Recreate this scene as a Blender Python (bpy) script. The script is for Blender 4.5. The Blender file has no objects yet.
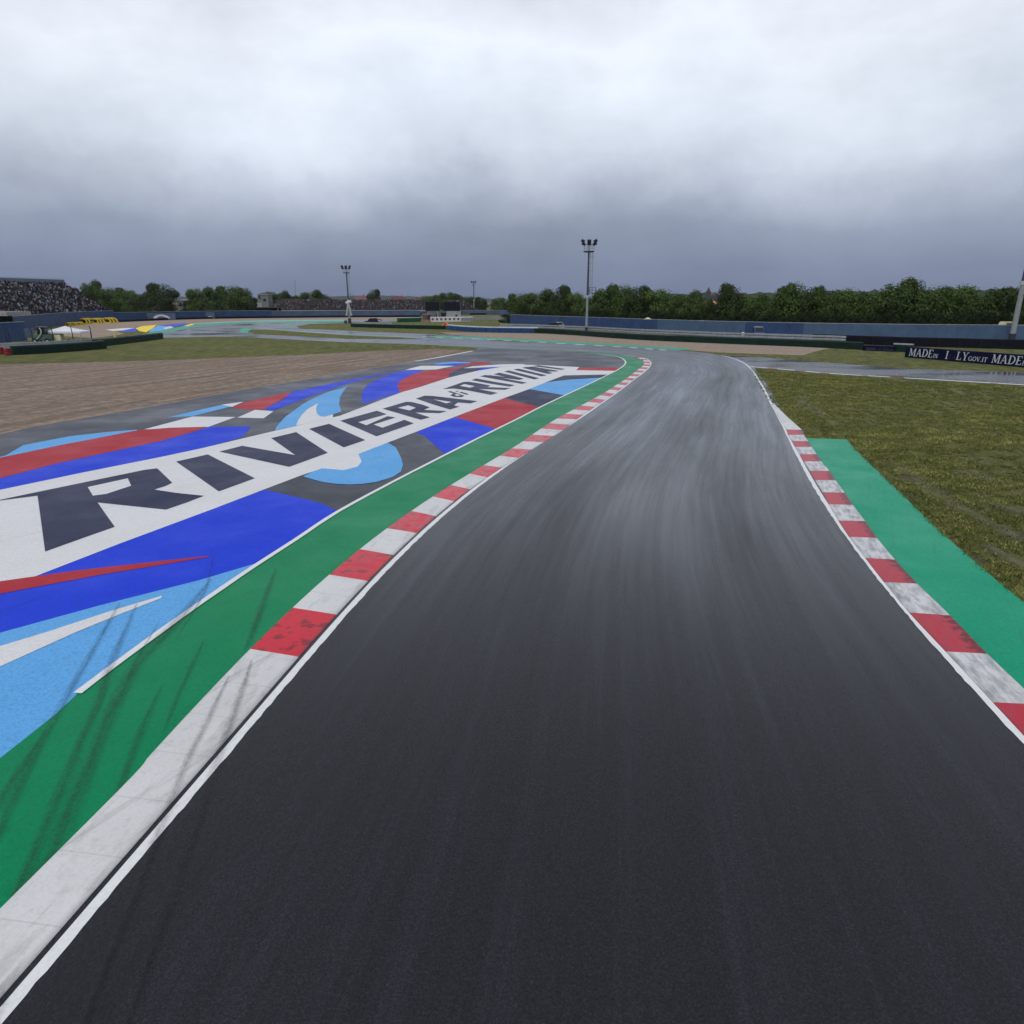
import bpy, bmesh, math, random
from mathutils import Vector, Matrix
from mathutils.geometry import tessellate_polygon
random.seed(7)
R = math.radians
scene = bpy.context.scene
COL = scene.collection

# ------------------------------------------------------------------ camera
CAM_H, PITCH, F = 6.7, R(17.24), 24.0 / 36.0 * 1024.0
cd = bpy.data.cameras.new('camera')
cd.lens, cd.sensor_width, cd.sensor_fit = 24.0, 36.0, 'HORIZONTAL'
cd.clip_start, cd.clip_end = 0.1, 20000
cam = bpy.data.objects.new('camera', cd)
cam.location = (0, 0, CAM_H)
cam.rotation_euler = (R(90) - PITCH, 0, 0)
COL.objects.link(cam)
scene.camera = cam
CP, SP = math.cos(PITCH), math.sin(PITCH)


def P(x, y, z=0.0):
    """survey point: photo column/row -> point on the level plane at height z"""
    dx, dv = (x - 512) / F, (512 - y) / F
    d = Vector((dx, CP + dv * SP, -SP + dv * CP))
    t = (z - CAM_H) / d.z
    return Vector((d.x * t, d.y * t, z))


def G(pts):
    return [P(x, y) for x, y in pts]


def Zc(v):
    return v.y * CP - (v.z - CAM_H) * SP


def hgt(b, ytop):
    """height of something that stands at ground point b and reaches row ytop"""
    k = (512 - ytop) / F
    return CAM_H + b.y * (k * CP - SP) / (CP + k * SP)


def AT(x, Y, z=0.0):
    """ground point in column x at forward distance Y"""
    zc = Y * CP + (CAM_H - z) * SP
    return Vector(((x - 512) / F * zc, Y, z))


# ------------------------------------------------------------------ materials
def newmat(name):
    m = bpy.data.materials.new(name)
    m.use_nodes = True
    nt = m.node_tree
    b = nt.nodes['Principled BSDF']
    return m, nt, b


def N(nt, typ, **kw):
    n = nt.nodes.new(typ)
    for k, v in kw.items():
        if k in n.inputs:
            n.inputs[k].default_value = v
        else:
            setattr(n, k, v)
    return n


def noise(nt, scale, detail=4, rough=0.6, vec=None):
    n = N(nt, 'ShaderNodeTexNoise')
    n.inputs['Scale'].default_value = scale
    n.inputs['Detail'].default_value = detail
    n.inputs['Roughness'].default_value = rough
    if vec:
        nt.links.new(vec, n.inputs['Vector'])
    return n.outputs['Fac']


def ramp(nt, fac, stops):
    n = N(nt, 'ShaderNodeValToRGB')
    e = n.color_ramp.elements
    while len(e) < len(stops):
        e.new(0.5)
    for i, (p, c) in enumerate(stops):
        e[i].position = p
        e[i].color = (c, c, c, 1) if not hasattr(c, '__len__') else (*c[:3], 1)
    nt.links.new(fac, n.inputs['Fac'])
    return n.outputs['Color']


def mixc(nt, fac, a, b, mode='MIX'):
    n = N(nt, 'ShaderNodeMix', data_type='RGBA', blend_type=mode)
    for s, v in ((n.inputs['Factor'], fac), (n.inputs[6], a), (n.inputs[7], b)):
        if hasattr(v, 'is_output'):
            nt.links.new(v, s)
        elif isinstance(v, (int, float)):
            s.default_value = v if s.type == 'VALUE' else (v, v, v, 1)
        else:
            s.default_value = (*v[:3], 1)
    return n.outputs[2]


def coords(nt, kind='Object', scale=(1, 1, 1), rotz=0):
    t = N(nt, 'ShaderNodeTexCoord')
    if scale == (1, 1, 1) and rotz == 0:
        return t.outputs[kind]
    m = N(nt, 'ShaderNodeMapping')
    m.vector_type = 'TEXTURE'              # turned first, then stretched along the turned x axis
    m.inputs['Scale'].default_value = tuple(1.0 / q for q in scale)
    m.inputs['Rotation'].default_value = (0, 0, rotz)
    nt.links.new(t.outputs[kind], m.inputs['Vector'])
    return m.outputs['Vector']


def bump(nt, b, h, strength, dist):
    n = N(nt, 'ShaderNodeBump')
    n.inputs['Strength'].default_value = strength
    n.inputs['Distance'].default_value = dist
    nt.links.new(h, n.inputs['Height'])
    nt.links.new(n.outputs['Normal'], b.inputs['Normal'])


def plain(name, col, rough=0.6, var=0.25, scale=3.0, metal=0.0, spec=0.22):
    m, nt, b = newmat(name)
    v = coords(nt)
    f = noise(nt, scale, 5, 0.65, v)
    lo = [c * (1 - var) for c in col]
    hi = [min(1, c * (1 + var)) for c in col]
    nt.links.new(ramp(nt, f, [(0.3, lo), (0.7, hi)]), b.inputs['Base Color'])
    b.inputs['Roughness'].default_value = rough
    b.inputs['Metallic'].default_value = metal
    b.inputs['Specular IOR Level'].default_value = spec
    return m


def grazing_sheen(b, w, r=0.32):
    """sheen added to imitate sky glare on roads seen at a flat angle"""
    b.inputs['Sheen Weight'].default_value = w
    b.inputs['Sheen Roughness'].default_value = r
    b.inputs['Sheen Tint'].default_value = (0.82, 0.88, 1.0, 1)


def paint(name, col, rough=0.5, speck=0.35, grime=0.2):
    """paint rolled over coarse asphalt"""
    m, nt, b = newmat(name)
    v = coords(nt)
    fine = noise(nt, 26, 3, 0.7, v)
    big = noise(nt, 0.35, 6, 0.65, v)
    mid = noise(nt, 4.0, 6, 0.7, v)
    scuff = noise(nt, 1.0, 6, 0.7, coords(nt, 'Object', (0.10, 2.6, 1), R(62)))
    scuff2 = noise(nt, 1.0, 5, 0.7, coords(nt, 'Object', (0.16, 5.5, 1), R(78)))
    grain = noise(nt, 15, 2, 0.6, v)
    c0 = mixc(nt, ramp(nt, big, [(0.35, 0.0), (0.75, grime * 1.3)]), col, [c * 0.72 + 0.004 for c in col])
    c1 = mixc(nt, ramp(nt, mid, [(0.55, 0.0), (0.78, grime * 1.3)]), c0, [c * 0.52 + 0.005 for c in col])
    c1 = mixc(nt, ramp(nt, scuff, [(0.58, 0.0), (0.74, grime * 1.6)]), c1, [c * 0.45 + 0.004 for c in col])
    c1 = mixc(nt, ramp(nt, scuff2, [(0.64, 0.0), (0.78, grime * 0.9)]), c1, [min(1, c * 1.12 + 0.008) for c in col])
    c1 = mixc(nt, ramp(nt, grain, [(0.36, speck * 0.9), (0.50, 0.0)]), c1, [c * 0.62 + 0.008 for c in col])
    c1 = mixc(nt, ramp(nt, grain, [(0.56, 0.0), (0.70, speck * 0.35)]), c1, [min(1, c * 1.2 + 0.006) for c in col])
    c2 = mixc(nt, ramp(nt, fine, [(0.36, speck), (0.52, 0.0)]), c1, [c * 0.5 + 0.010 for c in col])
    nt.links.new(c2, b.inputs['Base Color'])
    nt.links.new(ramp(nt, big, [(0.3, rough - 0.15), (0.7, rough + 0.10)]), b.inputs['Roughness'])
    b.inputs['Specular IOR Level'].default_value = 0.06
    grazing_sheen(b, 0.05)
    bump(nt, b, noise(nt, 55, 3, 0.7, v), 0.22, 0.008)
    return m


M = {}
M['white'] = paint('white_road_paint', (0.70, 0.70, 0.72), 0.5, 0.22, 0.22)
M['blue'] = paint('royal_blue_road_paint', (0.006, 0.045, 0.70), 0.5, 0.45, 0.3)
M['sky'] = paint('light_blue_road_paint', (0.12, 0.40, 0.80), 0.5, 0.45, 0.2)
M['red'] = paint('red_road_paint', (0.42, 0.018, 0.030), 0.5, 0.35, 0.3)
M['navy'] = paint('slate_letter_paint', (0.028, 0.033, 0.080), 0.5, 0.4, 0.25)
M['slate'] = paint('slate_ground_paint', (0.035, 0.037, 0.058), 0.5, 0.4, 0.25)
M['green'] = paint('green_road_paint', (0.0, 0.235, 0.092), 0.42, 0.45, 0.42)
M['teal'] = paint('bright_green_road_paint', (0.0, 0.33, 0.18), 0.40, 0.5, 0.42)
M['pale_teal'] = paint('pale_teal_road_paint', (0.26, 0.44, 0.44), 0.45, 0.2, 0.2)
M['yellow'] = paint('yellow_road_paint', (0.90, 0.66, 0.0), 0.5, 0.15, 0.1)
M['line'] = paint('white_line_paint', (0.74, 0.75, 0.77), 0.45, 0.18, 0.15)
M['kerb_white'] = paint('kerb_white_paint', (0.66, 0.66, 0.67), 0.42, 0.15, 0.5)


def kerb_red():
    m, nt, b = newmat('kerb_red_paint')
    v = coords(nt)
    f = noise(nt, 2.6, 4, 0.55, v)
    g = noise(nt, 9, 4, 0.7, v)
    c = mixc(nt, ramp(nt, g, [(0.4, 0.0), (0.8, 0.5)]), (0.58, 0.002, 0.022), (0.50, 0.020, 0.040))
    c = mixc(nt, ramp(nt, f, [(0.56, 0.0), (0.60, 0.75)]), c, (0.17, 0.002, 0.010))
    nt.links.new(c, b.inputs['Base Color'])
    nt.links.new(ramp(nt, f, [(0.3, 0.42), (0.62, 0.14)]), b.inputs['Roughness'])
    bump(nt, b, g, 0.3, 0.01)
    return m


def kerb_worn():
    m, nt, b = newmat('worn_kerb_white_paint')
    v = coords(nt, 'UV', (3.2, 1.1, 1))
    f = noise(nt, 1.3, 6, 0.62, v)
    g = noise(nt, 5, 5, 0.7, v)
    c = mixc(nt, ramp(nt, f, [(0.42, 0.0), (0.64, 0.75)]), (0.60, 0.60, 0.62), (0.19, 0.195, 0.215))
    c = mixc(nt, ramp(nt, g, [(0.55, 0.0), (0.75, 0.5)]), c, (0.11, 0.11, 0.115))
    nt.links.new(c, b.inputs['Base Color'])
    b.inputs['Roughness'].default_value = 0.4
    bump(nt, b, g, 0.3, 0.01)
    return m


def kerb_worn_red():
    m, nt, b = newmat('worn_kerb_red_paint')
    v = coords(nt, 'UV', (6, 1.6, 1))
    f = noise(nt, 1.3, 6, 0.7, v)
    u = N(nt, 'ShaderNodeSeparateXYZ')
    nt.links.new(coords(nt, 'UV'), u.inputs[0])
    c = mixc(nt, ramp(nt, f, [(0.42, 0.0), (0.68, 0.75)]), (0.44, 0.003, 0.026), (0.34, 0.045, 0.065))
    n2 = noise(nt, 2.2, 4, 0.6, coords(nt, 'UV', (1.5, 3.0, 1)))
    ad = N(nt, 'ShaderNodeMath', operation='MULTIPLY')
    nt.links.new(n2, ad.inputs[0])
    nt.links.new(u.outputs[0], ad.inputs[1])
    c = mixc(nt, ramp(nt, ad.outputs[0], [(0.34, 0.0), (0.42, 0.88)]), c, (0.11, 0.002, 0.009))
    nt.links.new(c, b.inputs['Base Color'])
    b.inputs['Roughness'].default_value = 0.35
    bump(nt, b, f, 0.3, 0.01)
    return m


def joints(m, every):
    """thin dirty joints between the cast kerb stones"""
    nt = m.node_tree
    b = nt.nodes['Principled BSDF']
    src = b.inputs['Base Color'].links[0].from_socket
    u = N(nt, 'ShaderNodeSeparateXYZ')
    nt.links.new(coords(nt, 'UV'), u.inputs[0])
    pg = N(nt, 'ShaderNodeMath', operation='PINGPONG')
    nt.links.new(u.outputs[1], pg.inputs[0])
    pg.inputs[1].default_value = every / 2
    jt = ramp(nt, pg.outputs[0], [(0.0, 0.20), (0.016, 0.0)])
    ru = noise(nt, 1.0, 6, 0.7, coords(nt, 'UV', (2.2, 0.5, 1)))
    c = mixc(nt, ramp(nt, ru, [(0.52, 0.0), (0.72, 0.42)]), src, (0.07, 0.07, 0.075))
    eg = ramp(nt, u.outputs[0], [(0.0, 0.35), (0.12, 0.0)])
    c = mixc(nt, eg, c, (0.05, 0.05, 0.055))
    c = mixc(nt, jt, c, (0.03, 0.03, 0.033))
    nt.links.new(c, b.inputs['Base Color'])


M['kerb_red'], M['kerb_worn'], M['kerb_worn_red'] = kerb_red(), kerb_worn(), kerb_worn_red()
for k_ in ('kerb_red', 'kerb_white', 'kerb_worn', 'kerb_worn_red'):
    joints(M[k_], 1.0)
    M[k_].node_tree.nodes['Principled BSDF'].inputs['Specular IOR Level'].default_value = 0.3


def track_mat():
    """damp race asphalt; u = metres across, v = metres along"""
    m, nt, b = newmat('damp_track_asphalt')
    s1 = noise(nt, 1.0, 5, 0.62, coords(nt, 'UV', (1.5, 0.055, 1)))
    s2 = noise(nt, 1.0, 5, 0.65, coords(nt, 'UV', (4.5, 0.11, 1)))
    big = noise(nt, 1.0, 4, 0.55, coords(nt, 'UV', (0.28, 0.05, 1)))
    v = coords(nt)
    fine = noise(nt, 42, 3, 0.75, v)
    st = mixc(nt, 0.45, s1, s2)
    c = ramp(nt, st, [(0.36, (0.0080, 0.0086, 0.0130)), (0.52, (0.0125, 0.0130, 0.0190)), (0.70, (0.024, 0.025, 0.034))])
    c = mixc(nt, ramp(nt, fine, [(0.40, 0.5), (0.60, 0.0)]), c, (0.010, 0.010, 0.013))
    c = mixc(nt, ramp(nt, fine, [(0.58, 0.0), (0.72, 0.30)]), c, (0.050, 0.051, 0.062))
    nt.links.new(c, b.inputs['Base Color'])
    rr = mixc(nt, 0.5, st, big)
    nt.links.new(ramp(nt, rr, [(0.34, 0.40), (0.50, 0.27), (0.66, 0.17)]), b.inputs['Roughness'])
    nt.links.new(ramp(nt, fine, [(0.36, 0.16), (0.52, 0.28), (0.68, 0.40)]), b.inputs['Specular IOR Level'])
    grazing_sheen(b, 0.2, 0.26)
    nt.links.new(ramp(nt, rr, [(0.38, 0.03), (0.50, 0.24), (0.62, 0.70)]), b.inputs['Sheen Weight'])
    bump(nt, b, noise(nt, 70, 2, 0.7, v), 0.12, 0.006)
    return m


def asphalt(name, c0, c1, r0, r1, scale=0.12, stretch=(1, 1, 1), rot=0):
    m, nt, b = newmat(name)
    v = coords(nt)
    big = noise(nt, scale, 6, 0.65, coords(nt, 'Object', stretch, rot))
    fine = noise(nt, 24, 3, 0.75, v)
    c = ramp(nt, big, [(0.35, c0), (0.68, c1)])
    c = mixc(nt, ramp(nt, fine, [(0.38, 0.55), (0.58, 0.0)]), c, [x * 0.4 for x in c0])
    nt.links.new(c, b.inputs['Base Color'])
    nt.links.new(ramp(nt, big, [(0.40, r0), (0.62, r1)]), b.inputs['Roughness'])
    grazing_sheen(b, 0.08)
    b.inputs['Specular IOR Level'].default_value = 0.35
    bump(nt, b, noise(nt, 45, 2, 0.7, v), 0.18, 0.008)
    return m


M['track'] = track_mat()
M['runoff'] = asphalt('run_off_asphalt', (0.023, 0.026, 0.041), (0.042, 0.046, 0.066), 0.55, 0.36, 0.2)
M['wet'] = asphalt('wet_far_asphalt', (0.032, 0.033, 0.045), (0.07, 0.072, 0.09), 0.34, 0.06, 0.05)
M['service'] = asphalt('wet_service_asphalt', (0.035, 0.036, 0.046), (0.066, 0.068, 0.082), 0.32, 0.05, 0.10, (0.6, 1.4, 1))


def gravel_mat(name, cols, rot=0, st=(0.10, 1.0, 1)):
    m, nt, b = newmat(name)
    v = coords(nt)
    furrow = noise(nt, 0.9, 5, 0.62, coords(nt, 'Object', st, rot))
    stone = noise(nt, 14, 4, 0.8, v)
    mid = noise(nt, 1.6, 6, 0.72, v)
    c = ramp(nt, furrow, [(0.34, cols[0]), (0.5, cols[1]), (0.66, cols[2])])
    c = mixc(nt, ramp(nt, mid, [(0.40, 0.75), (0.56, 0.0)]), c, [x * 0.62 for x in cols[0]])
    c = mixc(nt, ramp(nt, stone, [(0.38, 0.5), (0.56, 0.0)]), c, [x * 0.5 for x in cols[0]])
    c = mixc(nt, ramp(nt, noise(nt, 0.16, 5, 0.65, v), [(0.42, 0.0), (0.66, 0.5)]), c, [cols[0][0] * 1.2, cols[0][1] * 1.05, cols[0][2] * 0.92])
    nt.links.new(c, b.inputs['Base Color'])
    b.inputs['Roughness'].default_value = 0.9
    add = mixc(nt, 0.4, furrow, mid)
    bump(nt, b, add, 0.9, 0.35)
    return m


M['gravel'] = gravel_mat('raked_gravel', ((0.15, 0.108, 0.080), (0.28, 0.21, 0.158), (0.40, 0.31, 0.24)), R(68), (0.10, 0.9, 1))
M['gravel_far'] = gravel_mat('pale_gravel', ((0.26, 0.20, 0.155), (0.34, 0.265, 0.21), (0.42, 0.34, 0.27)), R(160))


def grass_mat():
    m, nt, b = newmat('rough_turf')
    v = coords(nt)
    big = noise(nt, 0.07, 5, 0.6, v)
    mid = noise(nt, 0.8, 6, 0.72, coords(nt, 'Object', (0.45, 1.5, 1), R(80)))
    fine = noise(nt, 7, 5, 0.8, v)
    c = ramp(nt, mid, [(0.34, (0.040, 0.050, 0.014)), (0.5, (0.125, 0.136, 0.040)), (0.66, (0.235, 0.225, 0.090))])
    c = mixc(nt, ramp(nt, big, [(0.4, 0.0), (0.7, 0.45)]), c, (0.20, 0.20, 0.060))
    c = mixc(nt, ramp(nt, fine, [(0.38, 0.6), (0.55, 0.0)]), c, (0.022, 0.026, 0.008))
    c = mixc(nt, ramp(nt, noise(nt, 0.33, 5, 0.7, coords(nt, 'Object', (0.35, 1.6, 1), R(82))), [(0.62, 0.0), (0.70, 0.6)]), c, (0.16, 0.14, 0.115))
    nt.links.new(c, b.inputs['Base Color'])
    b.inputs['Roughness'].default_value = 0.95
    b.inputs['Specular IOR Level'].default_value = 0.15
    bump(nt, b, mixc(nt, 0.5, mid, fine), 1.0, 0.25)
    return m


M['grass'] = grass_mat()


def attr_mat(name, rough=0.8, mul=1.0, spec=0.2):
    m, nt, b = newmat(name)
    a = N(nt, 'ShaderNodeAttribute', attribute_name='Col')
    f = noise(nt, 5, 3, 0.6, coords(nt))
    c = mixc(nt, 1.0, a.outputs['Color'], ramp(nt, f, [(0.3, 0.8 * mul), (0.7, 1.1 * mul)]), 'MULTIPLY')
    nt.links.new(c, b.inputs['Base Color'])
    b.inputs['Roughness'].default_value = rough
    b.inputs['Specular IOR Level'].default_value = spec
    return m


M['leaf'] = attr_mat('leaf_clumps', 0.75)
M['blade'] = attr_mat('grass_blades', 0.9)
M['crowd'] = attr_mat('crowd_clothes', 0.85)
M['bark'] = plain('bark', (0.07, 0.055, 0.04), 0.9, 0.4, 6)


def fading(name, col, lo, hi, sc, amax=0.7):
    """thin mark that lets the surface below show through"""
    m, nt, b = newmat(name)
    b.inputs['Base Color'].default_value = (*col, 1)
    b.inputs['Roughness'].default_value = 0.55
    f = noise(nt, 1.0, 5, 0.65, coords(nt, 'UV', sc))
    u = N(nt, 'ShaderNodeSeparateXYZ')
    nt.links.new(coords(nt, 'UV'), u.inputs[0])
    e = N(nt, 'ShaderNodeMath', operation='PINGPONG')
    nt.links.new(u.outputs[0], e.inputs[0])
    e.inputs[1].default_value = 0.5
    ed = ramp(nt, e.outputs[0], [(0.0, 0.0), (0.42, 1.0)])
    t = N(nt, 'ShaderNodeMath', operation='MULTIPLY')
    nt.links.new(ramp(nt, f, [(lo, 0.0), (hi, amax)]), t.inputs[0])
    nt.links.new(ed, t.inputs[1])
    gr = N(nt, 'ShaderNodeMath', operation='MULTIPLY')
    nt.links.new(t.outputs[0], gr.inputs[0])
    nt.links.new(ramp(nt, noise(nt, 17, 3, 0.75, coords(nt)), [(0.36, 0.35), (0.58, 1.0)]), gr.inputs[1])
    nt.links.new(gr.outputs[0], b.inputs['Alpha'])
    return m


M['skid'] = fading('tyre_rubber_mark', (0.006, 0.010, 0.010), 0.22, 0.75, (4.0, 0.6, 1), 0.62)
M['soil'] = fading('worn_soil', (0.19, 0.165, 0.125), 0.38, 0.66, (2.0, 0.9, 1), 0.6)

M['fence_blue'] = plain('blue_fence_sheet', (0.028, 0.060, 0.150), 0.5, 0.25, 0.5)
M['fence_pale'] = plain('faded_blue_fence_sheet', (0.060, 0.105, 0.185), 0.5, 0.2, 0.4)
M['fence_grey'] = plain('greyish_blue_fence_sheet', (0.070, 0.092, 0.15), 0.55, 0.2, 0.4)
M['post'] = plain('dark_steel_post', (0.03, 0.035, 0.045), 0.5, 0.2, 4)
M['dark_green'] = plain('dark_green_barrier_cover', (0.004, 0.020, 0.014), 0.5, 0.4, 1.2, 0, 0.15)
M['green_cover'] = plain('green_barrier_cover', (0.010, 0.075, 0.045), 0.55, 0.3, 1.2)
M['blue_cover'] = plain('blue_barrier_cover', (0.018, 0.055, 0.16), 0.5, 0.3, 1.2)
M['white_cover'] = plain('white_barrier_top', (0.55, 0.60, 0.66), 0.5, 0.2, 1.2)
M['black'] = plain('black_rubber', (0.012, 0.012, 0.014), 0.6, 0.3, 5)
M['tarp'] = plain('black_wall_board', (0.005, 0.006, 0.011), 0.6, 0.3, 0.8, 0, 0.1)
M['steel'] = plain('galvanised_steel', (0.36, 0.38, 0.40), 0.45, 0.25, 2, 0.35)
M['mast_dark'] = plain('dark_mast_steel', (0.055, 0.075, 0.10), 0.45, 0.25, 2, 0.3)
M['mast_pale'] = plain('pale_mast_steel', (0.27, 0.29, 0.31), 0.5, 0.2, 2, 0.2)
M['lamp_housing'] = plain('lamp_housing', (0.022, 0.026, 0.05), 0.4, 0.2, 3)
M['glass'] = plain('dark_glass', (0.02, 0.025, 0.03), 0.08, 0.1, 3)
M['cloth_white'] = plain('white_canvas', (0.66, 0.67, 0.72), 0.75, 0.1, 2)
M['banner'] = plain('navy_banner', (0.003, 0.005, 0.030), 0.6, 0.2, 1.0, 0, 0.1)
M['letter'] = plain('banner_white_print', (0.48, 0.50, 0.55), 0.6, 0.08, 2)
M['dim_print'] = plain('banner_dim_print', (0.035, 0.014, 0.05), 0.6, 0.1, 2)
M['concrete'] = plain('concrete', (0.30, 0.29, 0.28), 0.85, 0.25, 1.5)
M['seat'] = plain('stand_seats', (0.035, 0.034, 0.045), 0.8, 0.3, 0.8)
M['stand_blue'] = plain('stand_back_panel', (0.13, 0.18, 0.24), 0.6, 0.2, 0.6)
M['roof_tile'] = plain('terracotta_tiles', (0.115, 0.055, 0.058), 0.85, 0.3, 1.5)
M['roof_orange'] = plain('orange_tiles', (0.60, 0.27, 0.18), 0.85, 0.2, 1.5)
M['roof_purple'] = plain('weathered_red_tiles', (0.17, 0.08, 0.085), 0.85, 0.3, 1.5)
M['far_stone'] = plain('dark_far_stone', (0.055, 0.060, 0.075), 0.9, 0.15, 0.8)
M['wall_cream'] = plain('cream_render', (0.40, 0.36, 0.30), 0.9, 0.15, 0.8)
M['wall_grey'] = plain('grey_render', (0.17, 0.18, 0.18), 0.9, 0.15, 0.8)
M['brick'] = plain('faded_brick', (0.24, 0.16, 0.14), 0.9, 0.2, 0.8)
M['yellow_pad'] = plain('yellow_padding', (0.62, 0.46, 0.03), 0.55, 0.2, 1.5)
M['orange_pad'] = plain('orange_plastic', (0.80, 0.22, 0.06), 0.45, 0.15, 2)
M['red_rubber'] = plain('red_painted_rubber', (0.20, 0.012, 0.022), 0.5, 0.3, 3)
M['machine_green'] = plain('machine_green', (0.07, 0.13, 0.10), 0.4, 0.3, 2)
M['machine_white'] = plain('machine_white', (0.40, 0.43, 0.44), 0.4, 0.1, 2)
M['machine_cream'] = plain('machine_cream', (0.62, 0.57, 0.38), 0.5, 0.15, 2)
M['car_dark'] = plain('dark_car_paint', (0.015, 0.02, 0.032), 0.25, 0.1, 2)
M['van_blue'] = plain('pale_blue_van_paint', (0.06, 0.08, 0.20), 0.3, 0.1, 2)
M['skin'] = plain('skin', (0.42, 0.26, 0.19), 0.6, 0.1, 8)
M['cloth_dark'] = plain('dark_overalls', (0.02, 0.02, 0.03), 0.85, 0.2, 6)
M['cloth_red'] = plain('red_jacket', (0.40, 0.03, 0.05), 0.85, 0.2, 6)
M['lamp_white'] = plain('vehicle_lamp_glass', (0.7, 0.7, 0.72), 0.15, 0.05, 3)
M['screen_black'] = plain('unlit_screen', (0.008, 0.008, 0.016), 0.5, 0.3, 1, 0, 0.12)


def forest_mat(name, c0, c1):
    m, nt, b = newmat(name)
    f = noise(nt, 0.02, 8, 0.75, coords(nt))
    nt.links.new(ramp(nt, f, [(0.38, c0), (0.62, c1)]), b.inputs['Base Color'])
    b.inputs['Roughness'].default_value = 1.0
    b.inputs['Specular IOR Level'].default_value = 0.0
    bump(nt, b, noise(nt, 0.06, 6, 0.8, coords(nt)), 1.0, 8.0)
    return m


M['hill'] = forest_mat('wooded_hill', (0.035, 0.055, 0.035), (0.075, 0.095, 0.055))
M['hill_far'] = forest_mat('distant_ridge', (0.06, 0.075, 0.07), (0.10, 0.115, 0.10))


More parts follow.
